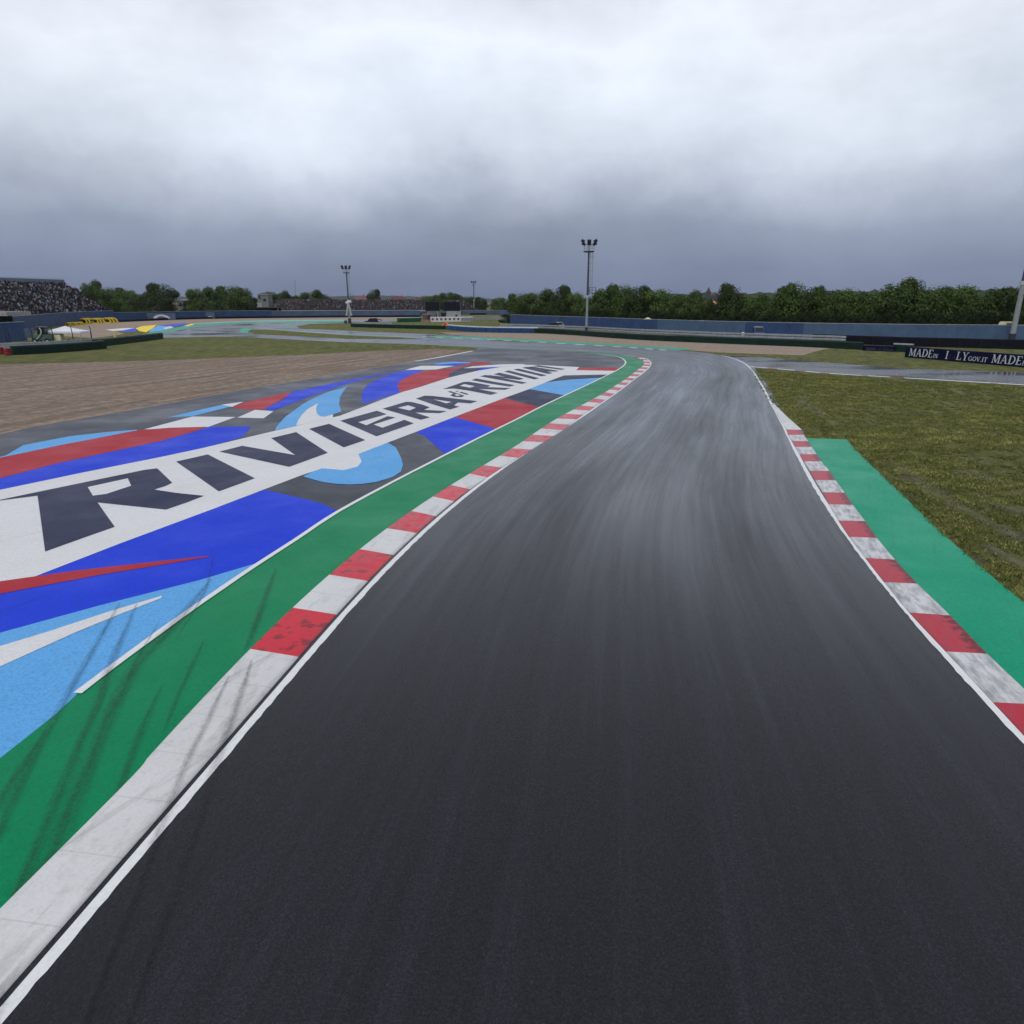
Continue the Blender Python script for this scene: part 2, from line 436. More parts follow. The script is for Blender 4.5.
# ------------------------------------------------------------------ mesh builder
class MB:
    def __init__(s):
        s.v, s.f, s.mi, s.uv, s.cols = [], [], [], {}, None

    def quad(s, pts, mi=0):
        n = len(s.v)
        s.v += [Vector(p) for p in pts]
        s.f.append(tuple(range(n, n + len(pts))))
        s.mi.append(mi)
        return s

    def box(s, c, size, rz=0.0, mi=0, ry=0.0, rx=0.0):
        sx, sy, sz = size[0] / 2, size[1] / 2, size[2] / 2
        m = Matrix.Translation(Vector(c)) @ Matrix.Rotation(rz, 4, 'Z') @ Matrix.Rotation(ry, 4, 'Y') @ Matrix.Rotation(rx, 4, 'X')
        n = len(s.v)
        ch = min(sx, sy, sz) * 0.12
        for z in (-sz, sz):
            for x, y in ((-sx, -sy), (sx, -sy), (sx, sy), (-sx, sy)):
                s.v.append(m @ Vector((x, y, z)))
        for q in ((3, 2, 1, 0), (4, 5, 6, 7), (0, 1, 5, 4), (1, 2, 6, 5), (2, 3, 7, 6), (3, 0, 4, 7)):
            s.f.append(tuple(n + i for i in q))
            s.mi.append(mi)
        return s

    def tube(s, a, b, r0, r1=None, n=8, mi=0, cap=True):
        a, b = Vector(a), Vector(b)
        r1 = r0 if r1 is None else r1
        d = (b - a).normalized()
        u = d.orthogonal().normalized()
        w = d.cross(u)
        k = len(s.v)
        for p, r in ((a, r0), (b, r1)):
            for i in range(n):
                t = 2 * math.pi * i / n
                s.v.append(p + (u * math.cos(t) + w * math.sin(t)) * r)
        for i in range(n):
            j = (i + 1) % n
            s.f.append((k + i, k + j, k + n + j, k + n + i))
            s.mi.append(mi)
        if cap:
            s.f.append(tuple(k + n - 1 - i for i in range(n)))
            s.f.append(tuple(k + n + i for i in range(n)))
            s.mi += [mi, mi]
        return s

    def path(s, pts, r, n=8, mi=0):
        for a, b in zip(pts[:-1], pts[1:]):
            s.tube(a, b, r, r, n, mi)
        return s

    def prism(s, prof, y0, y1, mi=0):
        """profile in x,z extruded along y"""
        n, k = len(prof), len(s.v)
        for y in (y0, y1):
            s.v += [Vector((x, y, z)) for x, z in prof]
        for i in range(n):
            j = (i + 1) % n
            s.f.append((k + i, k + j, k + n + j, k + n + i))
            s.mi.append(mi)
        s.f.append(tuple(k + n - 1 - i for i in range(n)))
        s.f.append(tuple(k + n + i for i in range(n)))
        s.mi += [mi, mi]
        return s

    def torus(s, c, Rr, r, nz=14, nr=6, mi=0):
        k = len(s.v)
        c = Vector(c)
        for i in range(nz):
            a = 2 * math.pi * i / nz
            for j in range(nr):
                b = 2 * math.pi * j / nr
                s.v.append(c + Vector(((Rr + r * math.cos(b)) * math.cos(a), (Rr + r * math.cos(b)) * math.sin(a), r * math.sin(b))))
        for i in range(nz):
            for j in range(nr):
                a, b = (i + 1) % nz, (j + 1) % nr
                s.f.append((k + i * nr + j, k + a * nr + j, k + a * nr + b, k + i * nr + b))
                s.mi.append(mi)
        return s

    def poly(s, pts, z=None, mi=0):
        pts = [Vector((p[0], p[1], p[2] if z is None else z)) for p in pts]
        k = len(s.v)
        s.v += pts
        for t in tessellate_polygon([pts]):
            a, b, c = (pts[i] for i in t)
            if (b - a).cross(c - a).z < 0:
                t = (t[0], t[2], t[1])
            s.f.append(tuple(k + i for i in t))
            s.mi.append(mi)
        return s

    def slab(s, pts, h, mi=0):
        """flat polygon (any plane, list of 3D) with thickness vector h"""
        n, k = len(pts), len(s.v)
        pts = [Vector(p) for p in pts]
        h = Vector(h)
        s.v += pts + [p + h for p in pts]
        for t in tessellate_polygon([pts]):
            s.f.append(tuple(k + i for i in t))
            s.f.append(tuple(k + n + i for i in reversed(t)))
            s.mi += [mi, mi]
        for i in range(n):
            j = (i + 1) % n
            s.f.append((k + i, k + j, k + n + j, k + n + i))
            s.mi.append(mi)
        return s

    def build(s, name, mats, parent=None, smooth=False, recalc=False):
        me = bpy.data.meshes.new(name)
        me.from_pydata([tuple(p) for p in s.v], [], s.f)
        for m in (mats if isinstance(mats, (list, tuple)) else [mats]):
            me.materials.append(M[m] if isinstance(m, str) else m)
        me.polygons.foreach_set('material_index', s.mi)
        if smooth:
            me.polygons.foreach_set('use_smooth', [True] * len(s.f))
        if s.uv:
            ul = me.uv_layers.new(name='UVMap')
            for l in me.loops:
                ul.data[l.index].uv = s.uv.get(l.vertex_index, (0, 0))
        if s.cols:
            ca = me.color_attributes.new('Col', 'FLOAT_COLOR', 'POINT')
            flat = []
            for c in s.cols:
                flat += [c[0], c[1], c[2], 1.0]
            ca.data.foreach_set('color', flat)
        if recalc:
            bm = bmesh.new()
            bm.from_mesh(me)
            bmesh.ops.recalc_face_normals(bm, faces=bm.faces)
            bm.to_mesh(me)
            bm.free()
        me.update()
        o = bpy.data.objects.new(name, me)
        COL.objects.link(o)
        if parent:
            o.parent = parent
        return o


def tag(o, label=None, cat=None, group=None, kind=None):
    if label: o['label'] = label
    if cat: o['category'] = cat
    if group: o['group'] = group
    if kind: o['kind'] = kind
    return o


def thing(name, label, cat, loc=(0, 0, 0), rz=0.0, group=None):
    o = bpy.data.objects.new(name, None)
    o.empty_display_size = 0.5
    COL.objects.link(o)
    o.location = loc
    o.rotation_euler = (0, 0, rz)
    return tag(o, label, cat, group)


def struct(o):
    o['kind'] = 'structure'
    return o


def dup(root, loc=None, rz=None, label=None, sc=None):
    r = root.copy()
    COL.objects.link(r)
    if loc is not None: r.location = loc
    if rz is not None: r.rotation_euler = (0, 0, rz)
    if label: r['label'] = label
    if sc: r.scale = sc
    for ch in list(root.children):
        c = ch.copy()
        COL.objects.link(c)
        c.parent = r
        for g in list(ch.children):
            d = g.copy()
            COL.objects.link(d)
            d.parent = c
    return r


def smooth_line(pts, n=4):
    """Catmull-Rom through the points"""
    out = []
    for i in range(len(pts) - 1):
        p0 = pts[max(0, i - 1)]
        p1, p2 = pts[i], pts[i + 1]
        p3 = pts[min(len(pts) - 1, i + 2)]
        for k in range(n):
            t = k / n
            out.append(0.5 * ((2 * p1) + (p2 - p0) * t + (2 * p0 - 5 * p1 + 4 * p2 - p3) * t * t + (3 * p1 - p0 - 3 * p2 + p3) * t ** 3))
    out.append(pts[-1])
    return out


def offs(line, d):
    """shift a ground polyline sideways (positive = right of travel)"""
    out = []
    for i, p in enumerate(line):
        t = (line[min(i + 1, len(line) - 1)] - line[max(i - 1, 0)]).normalized()
        out.append(p + Vector((t.y, -t.x, 0)) * d)
    return out


def ribbon(name, L, Rt, z, mat, jit=0.0):
    mb = MB()
    s = 0
    for i, (a, b) in enumerate(zip(L, Rt)):
        if i:
            s += ((a - L[i - 1]).length + (b - Rt[i - 1]).length) / 2
        w = (b - a).length
        k = len(mb.v)
        a2, b2 = a.copy(), b.copy()
        if jit:
            b2 = b2 + (b - a).normalized() * random.uniform(-jit, jit)
        a2.z = b2.z = z
        mb.v += [a2, b2]
        mb.uv[k] = (0, s)
        mb.uv[k + 1] = (w, s)
        if i:
            mb.f.append((k - 2, k - 1, k + 1, k))
            mb.mi.append(0)
    return mb.build(name, mat)


def sheet(name, pxs, z, mat):
    return MB().poly(G(pxs), z).build(name, mat)


def zf(x0, y0, s, pts):
    return [(x0 + x / s, y0 + y / s) for x, y in pts]


def extend_back(a, b, d):
    """continue the line b->a by d metres beyond a"""
    return a + (a - b).normalized() * d


# ------------------------------------------------------------------ ground
g = MB()
rings = [0, 60, 150, 300, 600, 1200, 2500, 3900]
NS = 64
for r in rings[1:]:
    for i in range(NS):
        t = 2 * math.pi * i / NS
        g.v.append(Vector((r * math.cos(t), r * math.sin(t), 0)))
g.f.append(tuple(range(NS)))
g.mi.append(0)
for k in range(len(rings) - 2):
    for i in range(NS):
        j = (i + 1) % NS
        g.f.append((k * NS + i, (k + 1) * NS + i, (k + 1) * NS + j, k * NS + j))
        g.mi.append(0)
struct(g.build('ground', 'grass'))

# race track -----------------------------------------------------------------
pairs = [((238, 739.5), (1022, 741)), ((286, 688), (972, 687)), ((331, 634), (924, 633)), ((363.5, 596), (891, 596)),
         ((396.5, 563), (864, 563)), ((434, 525), (837, 525)), ((472.5, 493), (817, 492)), ((502, 470), (805, 470)),
         ((521.5, 456), (797, 456)), ((547, 440.5), (789, 441)), ((565, 430), (784, 430)), ((584, 416), (776, 414)),
         ((606, 401), (768.5, 400)), ((621.5, 390), (762.5, 388)), ((635.6, 379), (757, 379)), ((645.5, 371.5), (752, 371)),
         ((651, 365.5), (743, 363)), ((650.5, 361.5), (727, 357)), ((643, 358), (700, 352.8)), ((620, 354.6), (665, 349.6)),
         ((597, 352.4), (635, 347.6)), ((560, 350.3), (585, 345)), ((520, 348.6), (529, 342.5)), ((480, 347), (480, 340.5)),
         ((440, 345.2), (440, 338.8))]
TL = [P(*a) for a, b in pairs]
TR = [P(*b) for a, b in pairs]
TL = [TL[0] + Vector((-1.15, -16, 0)), TL[0] + Vector((-0.50, -6, 0)), P(195, 799)] + TL
TR = [TR[0] + Vector((-1.3, -16, 0)), TR[0] + Vector((-0.75, -6, 0)), TR[0] + Vector((-0.22, TL[2].y - TR[0].y, 0))] + TR
import numpy as np


def fair(line, lo, hi, deg):
    """take the hand wobble out of the part of a line between lo and hi metres ahead"""
    idx = [i for i, p in enumerate(line) if lo <= p.y <= hi]
    Yv = np.array([line[i].y for i in idx])
    Xv = np.array([line[i].x for i in idx])
    c = np.polyfit(Yv, Xv, deg)
    for n_, i in enumerate(idx):
        f = 1.0 if line[i].y < hi - 8 else (hi - line[i].y) / 8
        line[i] = Vector((float(np.polyval(c, line[i].y)) * f + line[i].x * (1 - f), line[i].y, 0))
    return c


cL = fair(TL, 7.5, 48, 5)
cR = fair(TR, 7.5, 60, 5)


def lead_in(line, c):
    """straight run behind the camera"""
    y0 = 7.9
    sl = float(np.polyval(np.polyder(c), y0 + 0.6))
    x0 = float(np.polyval(c, y0))
    rest = [p for p in line if p.y > y0 + 0.25]
    return [Vector((x0 + sl * (y - y0), y, 0)) for y in (-9, -3, 2, 5, y0)] + rest


TL, TR = lead_in(TL, cL), lead_in(TR, cR)
TLs, TRs = smooth_line(TL, 4), smooth_line(TR, 4)
# the sheet runs a little under both kerbs
struct(ribbon('race_track', offs(TLs, -0.7), offs(TRs, 0.5), 0.016, 'track'))
# cross lines of a finer grid are not needed: the sheet is level

# left verge: run-off asphalt, paint, green strip -----------------------------
line_w = [(77.5, 694.3), (157.4, 634.6), (240, 576.7), (294.7, 541), (338.4, 512), (393, 482.4), (431.4, 462.5), (478, 438.8),
          (520, 418), (540, 407.6), (565, 395.6), (584, 386.8), (606, 376), (617, 370.4), (624, 365.6), (625.5, 362), (622, 358.6),
          (616, 356.8), (607, 355.4), (597, 354.1)]
WL = smooth_line(G(line_w), 4)
grav = [(-260, 530), (-120, 470), (0, 433.8), (72, 420), (160, 405), (235, 391), (300, 380.4), (358.6, 370.3), (437, 357.8), (473, 351)]
runoff = grav + [(480, 347.5), (520, 348.8), (560, 350.5), (597, 353), (625, 357), (640, 361), (640, 370), (600, 394), (540, 428), (431, 496), (330, 576), (222, 679), (114, 799)]
ro = G(runoff)
ro += [ro[-1] + Vector((0, -12, 0)), ro[-1] + Vector((-30, -12, 0)), P(-260, 530) + Vector((-8, -8, 0))]
struct(MB().poly(ro, 0.008).build('asphalt_runoff', 'runoff'))

kp = [((114, 799), (178.5, 804)), ((151, 757), (208.5, 762)), ((189, 712), (244.5, 718)), ((222, 679), (275, 684)),
      ((247, 651.5), (299, 658)), ((294, 610), (335, 615.7)), ((330, 576.7), (367, 582)), ((360, 551), (393, 556)), ((386, 530), (416, 534)),
      ((409.5, 512.5), (437, 517)), ((431, 498), (456, 502)), ((449, 486.5), (472, 490)), ((469.7, 475), (490, 478)),
      ((485, 466.5), (504, 468.3)), ((500, 457), (518, 458.5)), ((520, 443), (543, 443.2)), ((540, 430), (562.5, 431)), ((559, 418), (579, 418.5)),
      ((582.5, 405.3), (597, 406)), ((604, 393.5), (614, 394.5)), ((617, 385), (626, 385.5)), ((628, 377.8), (636, 378)), ((637, 370.8), (644.8, 371)),
      ((643, 365.8), (650, 366)), ((643.6, 362), (650, 362)), ((640, 358.9), (645, 358.8)), ((633, 356.9), (637, 356.9))]
KO = [P(*a) for a, b in kp]
KI = [P(*b) for a, b in kp]
cK = fair(KO, 7.5, 40, 5)
fair(KI, 7.5, 40, 5)
for i_, p in enumerate(KI):                   # keep a thin dark gap beside the white line
    if p.y < 30:
        sl = float(np.polyval(np.polyder(cL), p.y))
        x_line = float(np.polyval(cL, p.y)) - 0.225 * math.sqrt(1 + sl * sl)
        f = 1.0 if p.y < 22 else (30 - p.y) / 8
        KI[i_] = Vector((x_line * f + p.x * (1 - f), p.y, 0))
dK = (KO[0] - KO[1]).normalized()
sl0 = (KI[0] - KI[1]).normalized()
KO = [KO[0] + sl0 * 14, KO[0] + sl0 * 5] + KO
KI = [KI[0] + sl0 * 14, KI[0] + sl0 * 5] + KI
KOs, KIs = smooth_line(KO, 6), smooth_line(KI, 6)


def kerb(name, O, I, red_of, mats, outer_left=True):
    """kerb of low ramped section; red_of(s) tells the stripe colour at metres s"""
    mb = MB()
    s = 0
    prof = ((0.0, 0.020), (0.02, 0.030), (0.55, 0.050), (0.97, 0.062), (1.0, 0.012))
    ss = []
    for i in range(len(O)):
        if i:
            s += ((O[i] - O[i - 1]).length + (I[i] - I[i - 1]).length) / 2
        ss.append(s)
        for t, z in prof:
            p = I[i].lerp(O[i], t)
            p.z = z
            mb.uv[len(mb.v)] = (t, s)
            mb.v.append(p)
    n = len(prof)
    for i in range(len(O) - 1):
        c = red_of((ss[i] + ss[i + 1]) / 2, i)
        for j in range(n - 1):
            a = i * n + j
            q = (a, a + n, a + n + 1, a + 1) if outer_left is False else (a, a + 1, a + n + 1, a + n)
            mb.f.append(q)
            mb.mi.append(c)
    return mb.build(name, mats, recalc=True)


# stripe of the left kerb: the corners read off the photo up to the 16th pair, then even blocks
first = 2 + 4


def left_stripe(s, i):
    k = i // 6
    if k < first:
        return 0
    if k < 2 + 14:
        return 1 if (k - first) % 2 == 0 else 0
    return None


# lengths for the even blocks
cum, s_ = [0.0], 0
for i in range(1, len(KOs)):
    s_ += ((KOs[i] - KOs[i - 1]).length + (KIs[i] - KIs[i - 1]).length) / 2
    cum.append(s_)
s_near = cum[6 * 16]
blk = (cum[6 * 16] - cum[6 * 10]) / 6
print('kerb block', blk, 'total', cum[-1])
# resample the far part to even steps so that every block is its own faces
Of, If = [], []
step = blk / 3
d = s_near
idx = 6 * 16
while d < cum[-1]:
    while idx < len(cum) - 2 and cum[idx + 1] < d:
        idx += 1
    t = (d - cum[idx]) / max(1e-6, cum[idx + 1] - cum[idx])
    Of.append(KOs[idx].lerp(KOs[idx + 1], t))
    If.append(KIs[idx].lerp(KIs[idx + 1], t))
    d += step
KO2 = KOs[:6 * 16] + Of
KI2 = KIs[:6 * 16] + If
base_i = 6 * 16


def stripe2(s, i):
    if i < base_i:
        return left_stripe(s, i)
    return 1 if ((i - base_i) // 3) % 2 == 0 else 0


struct(kerb('kerb', KO2, KI2, stripe2, ['kerb_white', 'kerb_red']))
# white line between kerb and track
LL = [p for p in TLs]
tl_fine = []
for a, b in zip(TLs[:-1], TLs[1:]):
    n = max(1, int((b - a).length / 0.12)) if a.y < 30 else 1
    tl_fine += [a.lerp(b, k / n) for k in range(n)]
n_ap = next(i for i, p in enumerate(tl_fine) if p.y > P(640, 357.3).y)
tl_fine = tl_fine[:n_ap + 3]
struct(ribbon('track_line', offs(tl_fine, -0.15), offs(tl_fine, 0.0), 0.021, 'line', 0.011))

# green strip between white line and kerb
gl = [P(0, 759)] + [P(56, 714.6)] + WL
gl = [P(0, 759) + Vector((-2.2, -3.2, 0)), P(0, 759) + Vector((-5.5, -9, 0))][::-1] + gl
ko_part = [p for p in KOs]
gpoly = gl + [P(585, 352.6), P(560, 351), P(520, 349.2), P(480, 347.6), P(440, 345.8), P(440, 345.0), P(480, 346.8), P(520, 348.3), P(560, 350.1), P(597, 352.3), P(620, 354.8)] + [offs(KOs, 0.1)[i] for i in range(len(KOs) - 1, -1, -1)]
struct(MB().poly(gpoly, 0.012).build('green_strip', 'green'))
struct(ribbon('white_boundary_line', offs(WL, -0.08), offs(WL, 0.08), 0.030, 'line', 0.012))

# painted run-off -------------------------------------------------------------
pr = MB()
PM = ['white', 'blue', 'sky', 'red', 'navy', 'slate']
W, B, S, D_, NV, SL = range(6)


def pp(pts, z, mi):
    pr.poly(G(pts), z, mi)


z1, z2, z3 = 0.013, 0.017, 0.021
# slate ground paint under the whole design
wl_px = [(x, y) for x, y in line_w]
# white lettering band
pp([(-140, 526), (-70, 508), (0, 490.3), (80, 473.5), (160, 457.5), (200, 449), (270, 432.3), (340, 416), (401.6, 392.4), (420, 387.2), (448, 378), (476, 371.2),
    (500, 367.3), (523, 364.8), (540, 365.3), (579.5, 367.2), (576, 370.3), (614.6, 371), (609, 374.6), (564, 375.6), (545, 382.8), (530, 389), (504.4, 398.2), (455, 417), (415.6, 432.3),
    (387.5, 443), (359, 454.6), (362, 462), (357.6, 467), (344, 470.6), (322, 468.8), (300.6, 476), (263.7, 490), (212.7, 509.5), (120, 544), (35, 577), (0, 582.7), (-80, 597), (-160, 608)], z2, W)
# lower side
pp([(35, 577), (120, 544), (212.7, 509.5), (264.6, 490), (303, 498.8), (322, 504), (338.4, 512), (294.7, 541), (262, 562), (198, 581), (101.6, 605.4), (0, 633.3), (-120, 667), (-160, 608), (-80, 597), (0, 582.7)], z1, B)
pp([(-160, 604), (-80, 595), (0, 582), (35, 577), (78, 571), (140, 564), (210, 556.3), (208, 557.6), (140, 569), (97.6, 576), (0, 594.5), (-80, 610), (-160, 626)], z3, D_)
pp([(0, 633.3), (101.6, 605.4), (198, 581), (262, 562), (240, 576.7), (157.4, 634.6), (77.5, 694.3), (56, 714.6), (0, 759), (-110, 850), (-330, 790), (-120, 667)], z1, S)
pp([(-150, 703), (-60, 668), (0, 647), (51, 631.5), (110, 612), (162.5, 596.3), (161, 599), (120, 615), (76, 633), (0, 667.5), (-60, 693), (-130, 727)], z3, W)
pp([(303, 477), (312, 472.5), (322, 468.7), (344, 470.6), (357.6, 467), (361.8, 462), (358.5, 454.5), (372, 449), (388, 443.2), (396, 448), (401, 458), (403, 465), (401, 472), (393, 477.3), (376.7, 482.4), (362, 484.4), (349.4, 485), (335, 484.2), (322, 482.3)], z3, S)
pp([(415.6, 432.6), (424, 436), (430, 441), (438, 448), (445.5, 454.8), (478, 438.4), (497, 429.3), (455, 417.2)], z1, B)
pp([(455, 417.2), (504.4, 398.2), (521, 402.7), (540, 407.4), (520, 418), (497, 429.3)], z1, D_)
pp([(504.4, 398.2), (529.5, 389.2), (565, 395.5), (540, 407.4), (521, 402.7)], z1, NV)
pp([(529.5, 389.2), (545, 382.8), (558, 381), (570, 379.7), (595, 378.2), (603, 377.5), (584, 386.8), (565, 395.5)], z1, S)
pp([(564, 375.6), (608, 374.6), (603, 377.5), (595, 378.2), (570, 379.7), (558, 381), (545, 382.8)], z1, NV)
pp([(576, 370.3), (580, 367.8), (619, 367.8), (614.6, 371)], z1, D_)
# upper side
pp([(-60, 474), (0, 457.3), (6, 455.5), (23.4, 445.4), (70, 436.4), (105, 432.4), (137, 429.8), (137, 431), (60, 446), (0, 458.3), (-60, 476)], z1, S)
pp([(-100, 484), (0, 458), (60, 445.5), (137, 430.6), (170, 428), (207.5, 427), (190, 433), (160, 441.5), (137, 446.4), (60, 463), (0, 478.6), (-100, 504)], z2, D_)
pp([(-100, 504), (0, 478.6), (60, 463), (137, 446.4), (160, 441.5), (190, 433), (211.7, 426.6), (251.4, 426.6), (248, 431), (242, 437.5), (200, 449.5), (160, 458), (80, 474), (0, 490.6), (-100, 516)], z1, B)
pp([(144, 429.6), (192.5, 416.7), (235.6, 417.2), (207.5, 427.4)], z1, W)
pp([(167, 417.8), (200, 410), (221.5, 405.2), (243.5, 402.3), (234, 406), (192.5, 416.5)], z2, S)
pp([(221.5, 405.0), (243.5, 402.0), (232, 407.2)], z3, W)
pp([(243.5, 402.7), (268, 397), (292, 391.8), (283, 399.7), (263.7, 409.5), (248, 410), (232, 407.6)], z1, D_)
pp([(255, 410), (273.4, 411.4), (263.7, 418.5), (237.3, 417.8)], z1, W)
pp([(263.7, 409.5), (283, 399.3), (293, 391.5), (320, 386), (347, 380.5), (378, 374.5), (396, 371.2), (378, 375.8), (347, 384), (328.7, 390), (309.4, 397), (274, 410.7)], z1, B)
pp([(275, 430.6), (276.5, 427), (279.5, 423.4), (286, 416.5), (293.6, 411), (303, 404), (314.7, 397.8), (330, 391.5), (347.5, 386.6), (343, 392), (340, 397.5), (339, 404), (341.4, 411.6), (323.4, 418), (297, 425.6)], z1, S)
pp([(296, 426), (298, 421), (302, 415), (308, 409), (318, 403.5), (316, 409), (317, 414), (320, 416.6), (324.5, 417.2), (333, 414.6), (333, 418), (320, 421)], z3, W)
pp([(362.5, 404), (361.5, 398), (362.5, 391.5), (365.5, 387), (370, 383.2), (377, 379.5), (384.4, 376.4), (400, 371.2), (419, 369.6), (423, 371.5), (403, 379.3), (397.5, 385.5), (400, 392.8)], z1, B)
pp([(400, 393), (397.5, 385.5), (399.5, 382), (403, 379.3), (411, 375.2), (422, 371.6), (438, 369.6), (462, 368), (453, 371), (449, 374.5), (448.4, 377.8)], z2, D_)
pp(zf(400, 355, 10.24, [(55, 155), (110, 138), (215, 112), (560, 112), (480, 128), (370, 150)]), z2, W)
pp(zf(400, 355, 10.24, [(330, 97), (420, 80), (560, 70), (735, 76), (700, 85), (540, 88), (400, 98)]), z2, S)
pp(zf(400, 355, 10.24, [(340, 98), (420, 92), (600, 86), (740, 80), (660, 98), (540, 110), (400, 108)]), z1, B)
pp(zf(400, 355, 10.24, [(560, 112), (680, 90), (760, 72), (930, 72), (900, 100), (700, 108), (600, 122)]), z2, D_)
pp(zf(400, 355, 10.24, [(650, 138), (740, 118), (1024, 98), (1240, 93), (1290, 98), (1050, 122), (880, 128)]), z3, W)
pp(zf(400, 355, 10.24, [(755, 190), (790, 150), (890, 128), (1050, 122), (1290, 97), (1260, 105), (1020, 145), (850, 170)]), z1, B)
pp(zf(400, 355, 10.24, [(490, 245), (490, 205), (545, 170), (640, 135), (740, 130), (880, 130), (800, 150), (760, 190), (640, 215)]), z1, NV)
struct(pr.build('painted_runoff', PM))

lt = MB()
zl, zh = 0.025, 0.029


def letter(x0, y0, s, pts, holes=()):
    lt.poly(G(zf(x0, y0, s, pts)), zl, 0)
    for h in holes:
        lt.poly(G(zf(x0, y0, s, h)), zh, 1)


ZA = (0, 420, 5.12)
letter(*ZA, [(-60, 425), (0, 412), (200, 370), (450, 318), (740, 258), (805, 250), (840, 283), (882, 324), (850, 340), (790, 359), (900, 376), (1045, 391), (960, 424), (850, 462), (500, 425), (545, 490), (588, 550), (410, 613), (232, 677), (212, 530), (193, 390), (0, 415)],
       [[(450, 347), (655, 302), (672, 340), (545, 382), (476, 391)]])
Z2 = (160, 390, 5.689)
letter(*Z2, [(92, 410), (272, 369), (540, 505), (335, 580)])
letter(*Z2, [(338, 353), (468, 320), (770, 373), (633, 276), (775, 242), (955, 360), (735, 440)])
Z3 = (300, 360, 6.4)
letter(*Z3, [(58, 443), (186, 411), (418, 515), (280, 562)])
letter(*Z3, [(258, 391), (492, 327), (556, 349), (372, 400), (425, 420), (560, 362), (612, 370), (470, 415), (528, 436), (668, 385), (728, 408), (490, 491)])
Z4 = (370, 385, 10.24)
letter(*Z4, [(130, 246), (370, 175), (430, 178), (540, 205), (612, 232), (552, 258), (790, 270), (715, 292), (460, 285), (615, 335), (520, 360)],
       [[(285, 238), (390, 212), (470, 238), (405, 265)]])
letter(*Z4, [(470, 142), (560, 112), (640, 115), (1100, 168), (1030, 192), (900, 182), (860, 212), (915, 225), (820, 255), (640, 200)],
       [[(650, 150), (835, 178), (780, 192)]])
Z5 = (430, 360, 12.8)
# small "di"
letter(*Z5, [(225, 408), (262, 402), (445, 462), (400, 480), (300, 474), (258, 455), (300, 432)], [[(312, 448), (345, 440), (395, 458), (345, 465)]])
letter(*Z5, [(370, 418), (405, 412), (500, 440), (470, 448)])
letter(*Z5, [(322, 402), (352, 398), (372, 405), (340, 410)])
letter(*Z5, [(165, 376), (430, 284), (500, 282), (640, 305), (775, 330), (735, 350), (1030, 362), (960, 385), (800, 380), (620, 376), (870, 425), (780, 450), (480, 392), (300, 368)],
       [[(380, 335), (440, 312), (575, 340), (510, 358)]])
letter(*Z5, [(530, 262), (590, 238), (820, 282), (1090, 325), (1020, 345), (780, 308)])
Z6 = (490, 355, 10.24)
for k, q in enumerate((
        [(-102, 221), (-45, 207), (378, 286), (325, 298)],                     # M
        [(-60, 212), (0, 210), (348, 246), (300, 257), (150, 240)],
        [(38, 200), (95, 184), (235, 214), (348, 246), (300, 257)],
        [(145, 172), (192, 160), (505, 240), (455, 253)],
        [(242, 152), (290, 142), (582, 210), (530, 221)],                      # I
        [(330, 133), (372, 124), (645, 187), (596, 197)],                      # N
        [(372, 124), (430, 128), (640, 172), (560, 172)],
        [(395, 124), (432, 121), (706, 165), (660, 173)],
        [(440, 116), (490, 108), (772, 146), (730, 154)])):                    # I
    lt.poly(G(zf(*Z6, q)), zl + k * 0.0007, 0)
struct(lt.build('painted_lettering', ['navy', 'white']))

# tyre marks ------------------------------------------------------------------
sk = [([(211, 581), (175, 625), (142, 659), (119, 699), (101.6, 737), (84, 780)], 0.17, 1),
      ([(120, 604), (101, 638), (79, 676), (58, 714), (36, 755), (15, 800)], 0.09, 1),
      ([(137, 605), (112, 664), (99, 702), (84, 737), (66, 780)], 0.11, 1),
      ([(162, 687), (142, 732), (124, 778), (111, 812)], 0.09, 0),
      ([(276, 570), (265, 600), (255, 628), (245, 651)], 0.11, 0),
      ([(229.5, 679), (209, 722), (189, 762), (174, 799)], 0.075, 2),
      ([(252, 663), (240, 701), (227, 737), (212, 780)], 0.09, 2),
      ([(205, 640), (190, 672), (176, 702), (163, 735)], 0.06, 0),
      ([(46, 732), (15, 780), (-14, 828)], 0.10, 1),
      ([(213, 556), (206, 590), (176, 640)], 0.05, 0), ([(160, 622), (135, 665), (120, 700)], 0.05, 0)]
smb = MB()
for ln, w, ext in sk:
    pts = G(ln)
    if ext:                                  # the mark runs on out of the picture
        dd = (pts[-1] - pts[-2]).normalized()
        pts += [pts[-1] + dd * 2.0, pts[-1] + dd * 5.0]
    c = smooth_line(pts, 6)
    s = random.uniform(0, 50)
    n = len(c)
    for i in range(n):
        tp = min(1.0, i / 5.0) * (1.0 if ext else min(1.0, (n - 1 - i) / 5.0))
        tg = (c[min(i + 1, n - 1)] - c[max(i - 1, 0)]).normalized()
        sd = Vector((tg.y, -tg.x, 0)) * w * (0.25 + 0.75 * tp)
        k = len(smb.v)
        zz = 0.066 if ext == 2 else 0.034
        smb.v += [Vector((c[i].x - sd.x, c[i].y - sd.y, zz)), Vector((c[i].x + sd.x, c[i].y + sd.y, zz))]
        if i:
            s += (c[i] - c[i - 1]).length
            smb.f.append((k - 2, k - 1, k + 1, k))
            smb.mi.append(0)
        smb.uv[k], smb.uv[k + 1] = (0, s), (1, s)
struct(smb.build('skid_marks', 'skid'))

